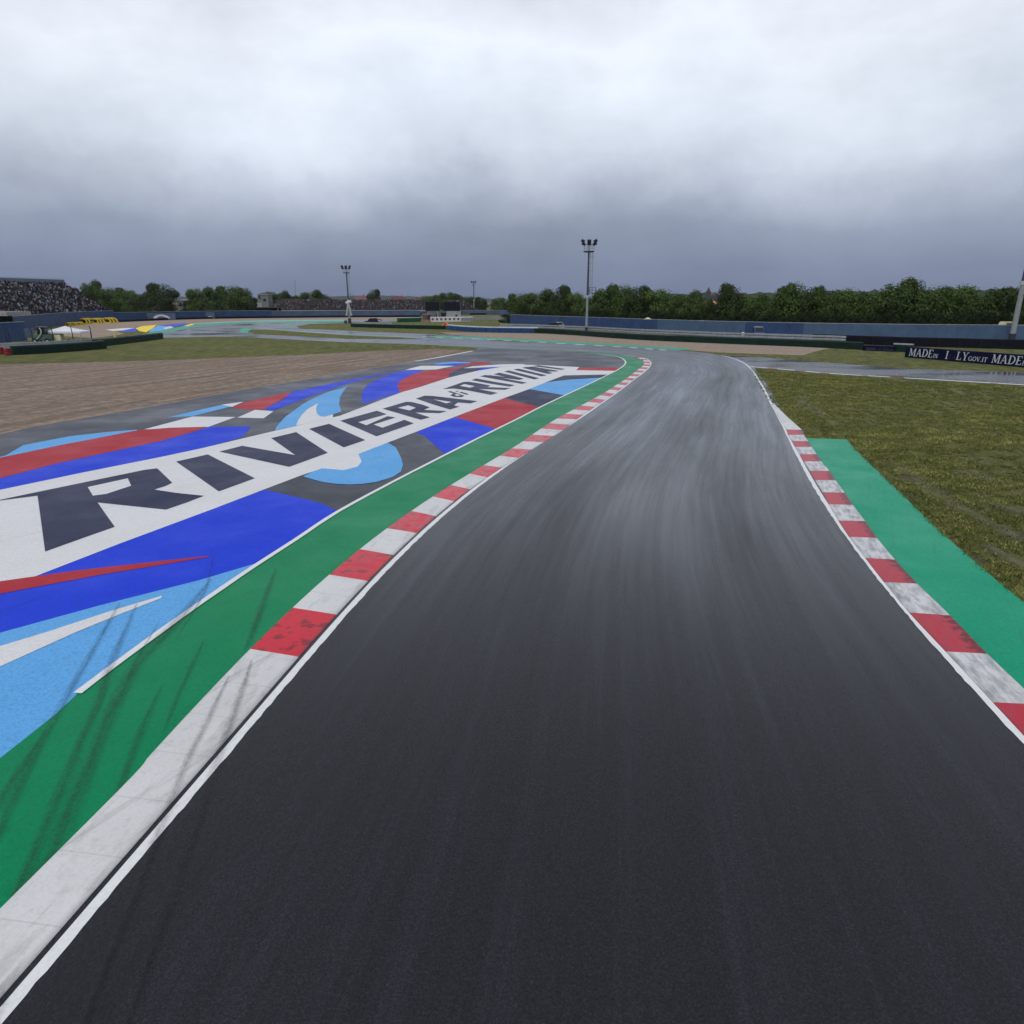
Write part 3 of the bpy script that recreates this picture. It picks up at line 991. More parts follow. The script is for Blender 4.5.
# right verge -------------------------------------------------------------------
rk = [((771.5, 404), (773.5, 404.2)), ((778, 417), (786, 416.5)), ((785.9, 430), (802.2, 431)), ((787.9, 435.6), (804.4, 436)), ((791.3, 441.4), (808.5, 442.4)),
      ((794.8, 447.6), (812, 448)), ((799.2, 455), (817, 455.5)), ((803.5, 462), (821.6, 462.8)), ((809.6, 471.3), (829.9, 472.5)),
      ((815, 481), (836, 481.8)), ((822.5, 493), (845, 494.3)), ((828.5, 505), (853.5, 506.7)), ((838.2, 521.4), (865.6, 523)),
      ((849, 537.8), (877.7, 540)), ((865, 558.8), (895.6, 561.9)), ((884, 583.3), (918, 586)), ((909, 613.7), (950.8, 618)),
      ((945.5, 652.8), (988, 656.7)), ((992.5, 703.6), (1042, 708))]
RI = [P(*a) for a, b in rk]
RO = [P(*b) for a, b in rk]
dI, dO = (RI[-1] - RI[-2]), (RO[-1] - RO[-2])
for k in range(6):
    RI.append(RI[-1] + dI * 0.98 + Vector((-0.03 * k, 0, 0)))
    RO.append(RO[-1] + dO * 0.98 + Vector((-0.03 * k, 0, 0)))
RI, RO = RI[::-1], RO[::-1]
n_tot = len(RI)
RIs, ROs = smooth_line(RI, 3), smooth_line(RO, 3)


def right_stripe(s, i):
    j = n_tot - 2 - (i // 3)           # counts from the tip
    if j < 2:
        return 2
    return 1 if j % 2 == 0 else 0


struct(kerb('kerb', ROs, RIs, right_stripe, ['kerb_worn', 'kerb_worn_red', 'kerb_white'], False))
tr_fine = []
for a, b in zip(TRs[:-1], TRs[1:]):
    n = max(1, int((b - a).length / 0.15)) if a.y < 30 else 1
    tr_fine += [a.lerp(b, k / n) for k in range(n)]
n_ap = next(i for i, p in enumerate(tr_fine) if p.y > P(727, 357).y)
tr_fine = tr_fine[:n_ap + 1]
struct(ribbon('track_line', offs(tr_fine, 0.13), offs(tr_fine, -0.02), 0.021, 'line', 0.014))
outer = [ROs[i] for i in range(len(ROs)) if ROs[i].y <= P(806, 438.5).y]
gp = outer + [P(806, 438.3), P(846.5, 439.6), P(855.4, 450), P(894, 487), P(940, 532), P(988, 573.5), P(1024, 603), P(1080, 652), P(1080, 652) + Vector((0.6, -14, 0))]
struct(MB().poly(gp, 0.012).build('green_strip', 'teal'))

# service road on the right, its white edge line with red dashes
sr = [(690, 351.2), (722.5, 355.0), (771, 358), (832, 363), (907, 368.8), (1024, 372.6), (1300, 383), (1300, 402), (1024, 385.6), (907, 378.6), (832, 374.2), (790, 370.6), (751, 367.2), (742, 362.6), (727, 357.4), (700, 353.4)]
struct(sheet('service_road', sr, 0.012, 'service'))
sl = smooth_line(G([(750.6, 366.8), (790, 370), (832, 373.7), (907, 378.2), (1024, 385), (1160, 393)]), 3)
struct(ribbon('service_road_line', offs(sl, -0.22), offs(sl, 0.22), 0.017, 'line'))
rd = MB()
for x0, x1 in ((768, 777), (795, 806), (820, 830), (861, 868), (890, 904), (990, 998)):
    y = lambda x: 366.8 + (x - 750.6) * 0.0836 - max(0, x - 832) * 0.022
    a = smooth_line([P(x0, y(x0)), P(x1, y(x1))], 2)
    l, r = offs(a, -0.2), offs(a, 0.2)
    rd.poly([l[0], r[0], r[-1], l[-1]], 0.022)
struct(rd.build('red_line_dashes', 'red'))

# gravel, far tracks --------------------------------------------------------------
gtop = [(440, 349), (378, 350.8), (300, 355), (200, 359), (100, 362), (0, 364.5), (-150, 368), (-420, 372)]
struct(sheet('gravel_trap', [(-420, 500)] + grav[:1] + grav[1:] + gtop, 0.004, 'gravel'))
gle = smooth_line(G(grav), 3)
struct(ribbon('gravel_edge_line', offs(gle, -0.14), offs(gle, 0.14), 0.012, M['gravel_far']))
el = smooth_line(G([(415, 361.4), (437, 357.8), (473, 351)]), 2)
struct(ribbon('gravel_edge_line', offs(el, -0.2), offs(el, 0.2), 0.018, 'line'))

struct(sheet('gravel_trap', [(60, 336), (62, 328), (85, 324.5), (110, 321.8), (160, 320), (256, 318), (345, 316.8), (420, 316), (420, 319.8), (345, 321), (256, 321.2), (215, 322.6), (185, 324), (150, 326), (110, 329), (125, 334), (95, 338)], 0.004, 'gravel_far'))
struct(sheet('far_track', [(150, 338), (172, 331), (190, 326.5), (220, 323.3), (256, 321.8), (300, 320.8), (345, 320.2), (400, 319.4), (400, 321.2), (345, 323), (310, 324), (296, 326.5), (300, 328.5), (345, 330.7), (400, 333), (458, 335.3), (480, 337), (490, 338), (490, 349),
                           (458, 346.2), (400, 343.7), (345, 342.2), (300, 340), (256, 337.6), (215, 336.6), (170, 337.6)], 0.006, 'wet'))
struct(sheet('grass_island', [(246, 331.3), (252, 329.6), (268, 329.6), (300, 332), (345, 335.2), (400, 337.4), (425, 339), (400, 339.4), (345, 338.8), (300, 336.5), (256, 334.3)], 0.011, 'grass'))
ap = MB()
ap.poly(G([(238.5, 330), (243, 328.2), (249, 327.6), (256, 328.4), (249, 330), (247.5, 333.4), (241.5, 332.4)]), 0.015, 0)
isl = smooth_line(G([(249, 327.9), (268, 328.8), (300, 331.2), (345, 334.4), (400, 336.8), (430, 338.4)]), 3)
a, b = offs(isl, -0.35), offs(isl, 0.45)
for i in range(len(isl) - 1):
    ap.poly([a[i], b[i], b[i + 1], a[i + 1]], 0.015, 1)
for t in ([(284, 326.3), (295, 325), (297, 326.8), (286, 327.3)],):
    ap.poly(G(t), 0.015, 0)
ap.poly(G([(345, 322), (300, 322.6), (256, 323), (220, 324.4), (192, 327.4), (172, 331.6), (150, 336.2), (135, 335.6), (150, 333), (170, 328.6), (190, 325), (220, 322.6), (256, 321.4), (300, 320.8), (345, 320.4)]), 0.011, 0)
ap.poly(G([(345, 320.4), (300, 320.8), (256, 321.4), (220, 322.8), (192, 324.4), (192, 323.7), (220, 322), (256, 320.6), (300, 320), (345, 319.7)]), 0.015, 1)
struct(ap.build('far_kerb_paint', ['teal', 'pale_teal']))
fp = MB()
fp.poly(G([(122, 330.6), (137, 327.6), (136.5, 331.2), (125, 332.2)]), 0.012, 0)
fp.poly(G([(135.5, 328.2), (142, 326.2), (157, 324.8), (152, 329), (146, 332.4), (139, 331)]), 0.016, 1)
fp.poly(G([(152, 329), (158, 325.4), (176, 325.6), (165, 330), (148, 332.6)]), 0.013, 2)
fp.poly(G([(158, 325.4), (185, 323.2), (190, 324.3), (172, 327)]), 0.017, 0)
fp.poly(G([(163, 328.2), (170, 326.2), (174, 327.6), (166, 329.2)]), 0.021, 3)
fp.poly(G([(184, 325.8), (192, 323.6), (194, 324.6), (187, 326.4)]), 0.021, 1)
fp.poly(G([(106, 329.6), (122, 328.2), (136, 327.8), (122, 330.6), (112, 331)]), 0.011, 3)
struct(fp.build('painted_corner', ['blue', 'yellow', 'sky', 'white']))

# right-hand far gravel, outer kerb with white dashes
struct(sheet('gravel_trap', [(440, 332.3), (480, 332.6), (540, 333.6), (580, 335.5), (640, 339.8), (720, 343.4), (832, 348), (818, 350.6), (803, 355.4), (760, 354), (720, 352.5), (680, 349.6), (640, 346.3), (585, 342.7), (529, 339.4), (480, 337), (455, 335.8)], 0.005, 'gravel_far'))
ob = G([(430, 336.2), (480, 338.3), (529, 340.6), (585, 343.8), (640, 347), (682, 350)])
obs = smooth_line(ob, 6)
struct(ribbon('outer_verge', offs(obs, 2.2), offs(obs, -2.6), 0.010, 'teal'))
dm = MB()
lo = offs(obs, 2.0)
lo2 = offs(obs, 2.7)
for i in range(0, len(obs) - 1):
    if i % 2 == 0:
        dm.poly([lo[i], lo2[i], lo2[i + 1], lo[i + 1]], 0.024)
struct(dm.build('outer_kerb_dashes', 'line'))

# worn soil in the turf on the right
soil = [([(890, 462), (915, 478), (940, 495), (966, 512), (1010, 534), (1060, 556)], 0.55), ([(800, 398), (812, 408), (826, 416)], 0.6), ([(868, 393), (885, 396), (905, 397)], 0.8),
        ([(940, 455), (960, 458), (985, 462)], 0.4), ([(975, 500), (1000, 506), (1030, 515)], 0.4), ([(850, 375.5), (880, 378), (915, 382)], 0.7), ([(788, 388), (800, 392), (812, 395)], 0.5)]
soil += [([(905, 425), (930, 428), (960, 434)], 0.45), ([(960, 470), (985, 478), (1015, 484)], 0.5), ([(830, 405), (850, 409), (875, 411)], 0.5), ([(985, 545), (1010, 558), (1040, 575)], 0.35), ([(930, 400), (960, 404), (1000, 405)], 0.7)]
soil_pts = []
so = MB()
for ln, w in soil:
    c = smooth_line(G(ln), 5)
    soil_pts += [(p_.x, p_.y, (w * 0.75) ** 2) for p_ in c]
    a, b = offs(c, -w), offs(c, w)
    s = random.uniform(0, 40)
    for i in range(len(c)):
        k = len(so.v)
        so.v += [Vector((a[i].x, a[i].y, 0.012)), Vector((b[i].x, b[i].y, 0.012))]
        if i:
            s += (c[i] - c[i - 1]).length
            so.f.append((k - 2, k - 1, k + 1, k))
            so.mi.append(0)
        so.uv[k], so.uv[k + 1] = (0, s), (1, s)
struct(so.build('worn_soil', 'soil'))


# turf blades on the near right verge ------------------------------------------------
def inside(p, poly):
    c = False
    j = len(poly) - 1
    for i in range(len(poly)):
        a, b = poly[i], poly[j]
        if (a.y > p.y) != (b.y > p.y) and p.x < (b.x - a.x) * (p.y - a.y) / (b.y - a.y) + a.x:
            c = not c
        j = i
    return c


area = G([(754, 370), (765, 388), (773, 403), (799, 425), (808, 437), (848, 439), (897, 486), (941, 531), (990, 573), (1026, 602), (1120, 680), (1320, 640), (1240, 520), (1150, 420), (1100, 391), (1024, 387), (907, 380), (832, 375.5)])
xs, ys = [p.x for p in area], [p.y for p in area]
bl = MB()
bl.cols = []
cnt = 0
from mathutils import noise as mno
while cnt < 42000:
    p = Vector((random.uniform(min(xs), max(xs)), random.uniform(min(ys), max(ys)), 0))
    if not inside(p, area):
        continue
    if p.y > 32 and random.random() < 0.45:
        continue
    if random.random() < 0.6 and any((p.x - q[0]) ** 2 + (p.y - q[1]) ** 2 < q[2] for q in soil_pts):
        continue
    big_ = mno.noise(Vector((p.x * 0.16, p.y * 0.22, 9)))
    cl = 0.7 * big_ + mno.noise(Vector((p.x * 0.55, p.y * 0.9, 0))) + 0.6 * mno.noise(Vector((p.x * 1.7, p.y * 2.2, 3)))
    if cl < -0.25 + random.uniform(-0.2, 0.2):
        continue
    cnt += 1
    tone = 0.78 + 0.55 * cl + random.uniform(-0.15, 0.2)
    dry = random.random() < 0.22 + 0.15 * cl
    base = (0.30, 0.27, 0.10) if dry else (0.145, 0.170, 0.040)
    c = tuple(max(0.008, x * tone) for x in base)
    hh = random.uniform(0.03, 0.085) * (1 + 0.5 * max(0, cl))
    for q in range(4):
        t = random.uniform(0, 2 * math.pi)
        o = p + Vector((random.uniform(-0.1, 0.1), random.uniform(-0.1, 0.1), 0))
        w = random.uniform(0.014, 0.032)
        lean = Vector((random.uniform(-1, 1), random.uniform(-1, 1), 0)) * hh * 0.9
        k = len(bl.v)
        bl.v += [o + Vector((math.cos(t) * w, math.sin(t) * w, 0)), o - Vector((math.cos(t) * w, math.sin(t) * w, 0)), o + lean + Vector((0, 0, hh))]
        bl.f.append((k, k + 1, k + 2))
        bl.mi.append(0)
        bl.cols += [c, c, c]
edge = smooth_line([P(806, 438.3), P(846.5, 439.6), P(855.4, 450), P(894, 487), P(940, 532), P(988, 573.5), P(1024, 603), P(1080, 652)], 2)
edge2 = [P(751, 368), P(760, 385), P(771, 404), P(786, 416.5), P(802, 430)]
for ln in (edge, edge2):
    for a, b in zip(ln[:-1], ln[1:]):
        for q in range(int((b - a).length * 34)):
            t_ = random.random()
            if mno.noise(a.lerp(b, t_) * 1.3) < -0.12:
                continue
            nrm = Vector((-(b - a).y, (b - a).x, 0)).normalized()
            o = a.lerp(b, t_) + nrm * random.gauss(0.0, 0.05)
            tone = random.uniform(0.55, 1.25)
            c = tuple(x * tone for x in ((0.30, 0.27, 0.10) if random.random() < 0.3 else (0.145, 0.170, 0.040)))
            hh, w, t = random.uniform(0.03, 0.09), random.uniform(0.012, 0.026), random.uniform(0, 6.28)
            lean = Vector((random.uniform(-1, 1), random.uniform(-1, 1), 0)) * hh
            k = len(bl.v)
            bl.v += [o + Vector((math.cos(t) * w, math.sin(t) * w, 0.01)), o - Vector((math.cos(t) * w, math.sin(t) * w, -0.01)), o + lean + Vector((0, 0, hh))]
            bl.f.append((k, k + 1, k + 2))
            bl.mi.append(0)
            bl.cols += [c, c, c]
tag(bl.build('grass_tufts', 'blade'), 'rough olive turf tufts beside the right kerb', 'grass', kind='stuff')


# ------------------------------------------------------------------ trees
def crown_mesh(seed, n, lobes, dark, wide):
    """unit crown: 1 m wide and 1 m high, base at z=0"""
    rnd = random.Random(seed)
    L = []
    for i in range(lobes):
        t = rnd.uniform(0, 2 * math.pi)
        zc = rnd.uniform(0.20, 0.88)
        prof = math.sqrt(max(0.02, 1 - ((zc - 0.46) / 0.54) ** 2))
        wr = 0.36 * prof * rnd.uniform(0.55, 1.0)
        L.append((Vector((math.cos(t) * wr, math.sin(t) * wr, zc)), rnd.uniform(0.10, 0.17)))
    for z, r in ((0.20, 0.30), (0.42, 0.35), (0.64, 0.29)):
        L += [(Vector((rnd.uniform(-.05, .05), rnd.uniform(-.05, .05), z)), r)] * 3
    mb = MB()
    mb.cols = []
    for i in range(n):
        c, r = L[rnd.randrange(len(L))]
        d = Vector((rnd.gauss(0, 1), rnd.gauss(0, 1), rnd.gauss(0, 1))).normalized()
        rr = r * (rnd.uniform(0.6, 1.02) if rnd.random() < 0.92 else rnd.uniform(1.0, 1.09))
        p = c + Vector((d.x * rr, d.y * rr, d.z * rr))
        if p.z < 0.0:
            p.z = rnd.uniform(0, 0.08)
        s = rnd.uniform(0.011, 0.024)
        nrm = (d + Vector((rnd.gauss(0, .28), rnd.gauss(0, .28), rnd.gauss(0, .28) + 0.25))).normalized()
        u = nrm.orthogonal().normalized()
        u.rotate(Matrix.Rotation(rnd.uniform(0, 6.28), 3, nrm))
        w = nrm.cross(u)
        k = len(mb.v)
        mb.v += [p + u * s, p + w * s * 0.7, p - u * s, p - w * s * 0.8 + nrm * s * 0.3]
        mb.f.append((k, k + 1, k + 2, k + 3))
        mb.mi.append(0)
        tn = rnd.uniform(0.55, 1.4) * dark
        col = (0.034 * tn, 0.062 * tn, 0.011 * tn) if rnd.random() < 0.75 else (0.048 * tn, 0.074 * tn, 0.015 * tn)
        mb.cols += [col] * 4
    zs = sorted(v.z for v in mb.v)
    xs_ = sorted(v.x for v in mb.v)
    zt, wd = zs[int(len(zs) * 0.997)], xs_[int(len(xs_) * 0.985)] - xs_[int(len(xs_) * 0.015)]
    for v in mb.v:
        v.x /= wd
        v.y /= wd
        v.z /= zt
    return mb


def trunk_mesh():
    mb = MB()
    mb.tube((0, 0, 0), (0.01, 0, 0.35), 0.030, 0.020, 8)
    for a in range(5):
        t = a * 1.26
        mb.tube((0.01, 0, 0.25 + 0.03 * a), (math.cos(t) * 0.2, math.sin(t) * 0.2, 0.5 + 0.04 * a), 0.014, 0.005, 6)
    mb.tube((0.01, 0, 0.35), (0, 0, 0.8), 0.020, 0.006, 8)
    return mb


TREE = []
for i, (n, lb, dk, sp) in enumerate(((9000, 13, 1.25, 1), (9000, 10, 0.80, 1), (9000, 16, 1.85, 1), (9000, 11, 1.4, 1), (6000, 14, 0.42, 1))):  # lit crowns and shaded undergrowth are put into these leaf tones
    cm = crown_mesh(11 + i, n, lb, dk, sp).build('crown', 'leaf')
    tm = trunk_mesh().build('trunk', 'bark')
    TREE.append((cm.data, tm.data))
    bpy.data.objects.remove(cm)
    bpy.data.objects.remove(tm)


def tree(x, Y, ytop, wpx, var, label, group, name='tree', rot=None):
    """a tree in photo column x at forward distance Y reaching row ytop"""
    b = AT(x, Y)
    h = hgt(b, ytop)
    w = wpx * Zc(b) / F
    t = thing(name, label, 'tree', b, random.uniform(0, 6.28) if rot is None else rot, group)
    cd_, td = TREE[var]
    w *= 1.06
    for nm, da in (('trunk', td), ('crown', cd_)):
        o = bpy.data.objects.new(nm, da)
        COL.objects.link(o)
        o.parent = t
        o.scale = (w, w, h)
    return t


RF = G([(480, 323.6), (510, 325.2), (545, 327.6), (590, 330), (640, 333), (700, 336.2), (744, 338), (802, 340), (850, 341.3), (907, 342.5), (1024, 344), (1160, 346)])


def fence_y(x):
    for a, b in zip(RF[:-1], RF[1:]):
        ca, cb = 512 + F * a.x / Zc(a), 512 + F * b.x / Zc(b)
        if ca <= x <= cb or b is RF[-1]:
            return a.y + (b.y - a.y) * max(0.0, min(1.2, (x - ca) / (cb - ca)))
    return RF[0].y


GR = 'trees behind the blue fence on the right'
right = [
    (521, 160, 294, 26, 3, 'leftmost low bushy tree where the right blue fence begins'),
    (538, 158, 289.5, 32, 0, 'broad round tree left of the tall floodlight mast behind the fence'),
    (563, 160, 287.5, 22, 1, 'narrow upright tree just left of the tall floodlight mast'),
    (578, 156, 293, 22, 2, 'low pale green tree right behind the tall floodlight mast'),
    (604, 158, 287, 30, 0, 'tall tree just right of the tall floodlight mast'),
    (622, 155, 286, 24, 3, 'tall tree in the middle of the clump right of the mast'),
    (637, 157, 287, 24, 1, 'tall tree ending the clump right of the mast'),
    (661, 155, 292, 34, 2, 'wide rounded bush-like tree left of the orange roofed house'),
    (684, 152, 293, 30, 0, 'low tree just left of the orange roofed house'),
    (699, 150, 297, 22, 3, 'small low tree under the church tower'),
    (727, 148, 286.5, 30, 1, 'tall dark tree just right of the orange roofed house'),
    (750, 150, 297, 28, 2, 'low light green tree in the dip above the parked van'),
    (766, 148, 297, 26, 0, 'low tree in the dip right of the parked van'),
    (787, 144, 285, 34, 3, 'big round topped tree at the right end of the dip'),
    (808, 146, 289.5, 26, 1, 'dark tree right beside the big round topped one'),
    (823, 143, 288.5, 28, 0, 'rounded tree above the left end of the black boards'),
    (846, 141, 293, 34, 2, 'low wide tree above the small navy banner'),
    (868, 140, 294, 30, 3, 'low green tree left of the highest crown on the right'),
    (893, 138, 280.5, 42, 0, 'highest and widest crown in the right row'),
    (906, 141, 280, 24, 1, 'narrow crown leaning against the highest tree'),
    (929, 137, 290, 36, 3, 'mid height tree right of the highest crown above the big banner'),
    (952, 137, 288, 34, 2, 'pale leafy tree above the middle of the big navy banner'),
    (975, 135, 290.5, 34, 0, 'dark tree left of the cream machine by the right mast'),
    (998, 134, 289, 34, 1, 'dark tree behind the cream machine'),
    (1026, 133, 287, 40, 3, 'tree behind the right edge mast'),
]
for x, Y, yt, w, v, lab in right:
    Y = fence_y(x) + 9 + (v % 3) * 2.5
    yt -= 1.0 if x < 800 else 1.8
    yt += random.uniform(-1.8, 1.5)
    w *= 0.93
    tree(x, Y, yt, w, v, lab, GR)
for i in range(34):
    x = 516 + i * 16 + random.uniform(-5, 5)
    tree(x, fence_y(x) + random.uniform(20, 32), random.uniform(299, 304) - (3 if x > 800 else 0), random.uniform(20, 30), 4,
         'dark leafy tree in the dense second row behind the front trees', 'second row of trees on the right')
for i in range(40):
    x = 512 + i * 14 + random.uniform(-4, 4)
    tree(x, fence_y(x) + random.uniform(4.5, 6.5), random.uniform(309, 315), random.uniform(16, 24), 4,
         'low dark shrub filling the foot of the tree row behind the fence', 'shrubs at the foot of the right tree row', 'shrub')
for k, (x, Y, yt, w) in enumerate(((1062, 132, 284, 44), (1105, 130, 286, 44), (1150, 128, 283, 46))):
    tree(x, fence_y(x) + 10, yt, w, k, 'tree of the right row standing beyond the right edge mast', 'trees beyond the right edge mast')

GL = 'trees behind the left grandstands'
left = [
    (79, 335, 288, 9, 1, 'small dark tree peeking over the slope end of the left grandstand'),
    (97, 325, 280.5, 22, 0, 'rounded tree next to the end of the left grandstand'),
    (114, 320, 287.5, 24, 3, 'lower tree right of the rounded tree by the left grandstand'),
    (128, 320, 290, 18, 2, 'low tree below the distant ridge on the left'),
    (144, 300, 292, 20, 0, 'low tree left of the lone dark round tree'),
    (165, 296, 283.5, 26, 1, 'lone dark round tree left of the grey gap house'),
    (199, 296, 289, 20, 2, 'left crown of the broad clump right of the grey gap house'),
    (216, 292, 287.5, 24, 0, 'middle crown of the broad clump'),
    (235, 290, 286, 28, 3, 'tallest right crown of the broad clump'),
    (251, 300, 293, 12, 1, 'small tree at the right end of the broad clump'),
    (270, 380, 292, 18, 2, 'dark tree just left of the thin radio mast behind the far stand'),
    (284, 380, 291, 16, 0, 'round tree under the thin radio mast'),
    (298, 380, 295.5, 14, 3, 'low tree right of the thin radio mast'),
    (312, 370, 290, 20, 0, 'tall tree behind the far stand left of the left mast'),
    (324, 370, 294, 14, 1, 'smaller tree behind the far stand left of the left mast'),
    (375, 390, 289.5, 12, 1, 'lone tree standing between the red roofed houses and the left mast'),
    (428, 420, 296, 16, 2, 'low tree above the left black screen'),
    (439, 420, 293, 14, 0, 'tree above the gap between the black screens'),
    (451, 420, 292.5, 16, 3, 'tree above the right black screen'),
    (464, 425, 295, 20, 0, 'broad tree left of the small far mast'),
    (481, 400, 297, 11, 1, 'dark tree just right of the small far mast'),
    (498, 400, 297.5, 11, 2, 'tree between the small far mast and the right fence'),
    (510, 400, 300, 12, 0, 'low tree touching the start of the right tree row'),
]
for x, Y, yt, w, v, lab in left:
    tree(x, Y, yt, w, v, lab, GL)
for i in range(20):
    x = 90 + i * 8.6 + random.uniform(-3, 3)
    if 176 < x < 190:
        continue
    tree(x, 328 + random.uniform(-5, 5), random.uniform(300, 304), random.uniform(14, 20), 4,
         'low dark shrub under the left trees behind the far blue wall', 'shrubs behind the far blue wall', 'shrub')
for i in range(18):
    x = 330 + i * 11 + random.uniform(-4, 4)
    tree(x, 470 + random.uniform(-10, 20), random.uniform(301, 304), random.uniform(10, 18), random.choice((0, 2, 3)),
         'tiny far tree on the skyline behind the far stand', 'far skyline trees', 'tree')


# ------------------------------------------------------------------ hills
def ridge(name, xs, Y, tops, depth, mat, rough, seed):
    rnd = random.Random(seed)
    mb = MB()
    n = 140
    cols = 7
    for i in range(n):
        t = i / (n - 1)
        x = xs[0] + (xs[1] - xs[0]) * t
        k = t * (len(tops) - 1)
        a = int(min(k, len(tops) - 2))
        u = k - a
        u = u * u * (3 - 2 * u)
        yt = tops[a] * (1 - u) + tops[a + 1] * u
        b = AT(x, Y)
        h = max(0.5, hgt(b, yt))
        for j in range(cols):
            w = j / (cols - 1)
            z = h * math.sin(w * math.pi / 2) + (mno.noise(Vector((x * 0.13, j * 1.3, seed))) * rough if j else 0)
            if j == cols - 1:
                z += abs(mno.noise(Vector((x * 0.6, 0, seed)))) * rough * 1.5 + rnd.uniform(0, rough * 0.5)
            mb.v.append(Vector((b.x * (1 - (1 - w) * depth / Y), Y - depth * (1 - w), max(-1, z) if j else -2)))
        mb.v.append(Vector((b.x * 1.25, Y * 1.25, -2)))
    c = cols + 1
    for i in range(n - 1):
        for j in range(c - 1):
            q = i * c + j
            mb.f.append((q, q + c, q + c + 1, q + 1))
            mb.mi.append(0)
    return struct(mb.build(name, mat, smooth=True))


ridge('hills', (560, 1250), 1100, [300, 298, 295, 294, 292.5, 292, 290.5, 288, 287, 288, 284], 350, 'hill', 3.5, 3)
ridge('hills', (-80, 620), 2600, [295, 293, 291.5, 292, 295, 298.5, 298.5, 297, 296, 297.5, 300, 300, 300], 600, 'hill_far', 4, 9)

# ------------------------------------------------------------------ fences and barriers


def barrier(name, label, cat, pxs, h, th, mats, group=None, cap=None, seg=2.4, round_top=True):
    """long low barrier that follows a ground line; body of one mesh, cap a part"""
    ln = smooth_line(G(pxs), 3)
    base = ln[0].copy()
    t = thing(name, label, cat, base, 0, group)
    prof = [(-th / 2, 0.0), (-th / 2, h * 0.86), (-th * 0.36, h), (th * 0.36, h), (th / 2, h * 0.86), (th / 2, 0.0)]
    pts = []
    for a, b in zip(ln[:-1], ln[1:]):
        n = max(1, int((b - a).length / seg))
        pts += [a.lerp(b, k / n) for k in range(n)]
    pts.append(ln[-1])

    def sweep(prof, jz=0.0):
        mb = MB()
        n = len(prof)
        for i, p in enumerate(pts):
            tg = (pts[min(i + 1, len(pts) - 1)] - pts[max(i - 1, 0)]).normalized()
            sd = Vector((tg.y, -tg.x, 0))
            dz = random.uniform(-jz, jz)
            for x, z in prof:
                mb.v.append(p - base + sd * x + Vector((0, 0, z + (dz if z > 0.1 else 0))))
        for i in range(len(pts) - 1):
            for j in range(n - 1):
                a = i * n + j
                mb.f.append((a, a + n, a + n + 1, a + 1))
                mb.mi.append(0)
        mb.f.append(tuple(range(n)))
        mb.f.append(tuple(reversed(range((len(pts) - 1) * n, len(pts) * n))))
        mb.mi += [0, 0]
        return mb
    cv_ = sweep(prof, 0.02)
    for i in range(1, len(pts) - 1):
        tg = (pts[i + 1] - pts[i - 1]).normalized()
        cv_.box(pts[i] - base + Vector((0, 0, h * 0.48)), (0.08, th + 0.03, h * 0.9), math.atan2(tg.y, tg.x), 1)
    cv_.build('cover', [mats[0], 'black'], t, recalc=True)
    if cap:
        cp = [(-th * 0.42, h + 0.004), (-th * 0.40, h + 0.16), (th * 0.40, h + 0.16), (th * 0.42, h + 0.004)]
        sweep(cp).build('top_pad', cap, t, recalc=True)
    return t


def fence(label, pxs, h, panels, group, name='fence', slat=False, posth=0.25, postmat='post'):
    """sheeted fence: one panel per bay, with posts and a top rail"""
    ln = G(pxs)
    base = ln[0].copy()
    t = thing(name, label, 'fence', base, 0, group)
    rl = MB()
    k = 0
    for a, b in zip(ln[:-1], ln[1:]):
        L = (b - a).length
        n = max(1, round(L / 6.0))
        rz = math.atan2(b.y - a.y, b.x - a.x)
        for i in range(n):
            p, q = a.lerp(b, i / n), a.lerp(b, (i + 1) / n)
            c = (p + q) / 2 - base
            mb = MB()
            w = (q - p).length
            nn = 8 if slat else 4
            for s in range(nn):
                u = (s + 0.5) / nn - 0.5
                o = Vector((math.cos(rz), math.sin(rz), 0)) * (u * w)
                mb.box(c + o + Vector((0, 0, h / 2 + 0.05)), (w / nn - (0.10 if slat else 0.012), 0.05, h - random.uniform(0.0, 0.05)), rz)
            mb.build('panel', panels[k % len(panels)] if not callable(panels) else panels(p), t)
            MB().box(p - base + Vector((0, 0, (h + posth) / 2)) + Vector((-math.sin(rz), math.cos(rz), 0)) * 0.09, (0.12, 0.12, h + posth), rz).build('post', postmat, t)
            rl.box(c + Vector((0, 0, h + 0.11)), (w, 0.09, 0.09), rz)
            k += 1
    rl.build('top_rail', 'steel', t)
    return t


GF = 'blue sheeted fence sections'
fence('dark blue fence section left of and behind the tall mast', [(510, 325.2), (545, 327.6), (590, 330), (640, 333), (657, 334)], 2.8, ['fence_blue'], GF)
fence('faded pale blue fence section right of the tall mast', [(657, 334), (700, 336.2), (744, 338)], 2.8, ['fence_pale'], GF)
fence('dark blue fence section behind the parked van', [(744, 338), (775, 339.2), (802, 340)], 2.8, ['fence_blue'], GF)
fence('long faded blue fence section behind the black boards and navy banners', [(802, 340), (850, 341.3), (907, 342.5), (1024, 344), (1160, 346)], 2.8, ['fence_pale'], GF)
fence('slatted dark blue fence section at the left edge', [(-120, 352), (-40, 347), (28, 341)], 3.1, ['fence_blue'], GF, slat=True)
fence('blue fence section rising behind the white gazebo', [(16, 333), (50, 327.5), (75, 324.2), (115, 321)], 3.3, ['fence_blue'], GF, slat=True)
fence('long far blue wall below the left trees', [(115, 321), (170, 319.2), (228, 317.9), (272, 317.3)], 2.6, ['fence_blue'], GF)
fence('far greyish blue wall below the far stand', [(272, 317.3), (345, 316.6), (420, 316.2)], 2.4, ['fence_grey', 'fence_pale'], GF)
fence('far pale wall behind the black screens up to the right tree row', [(420, 316.2), (462, 314.8), (512, 314.8)], 2.0, ['fence_grey', 'fence_pale'], GF)

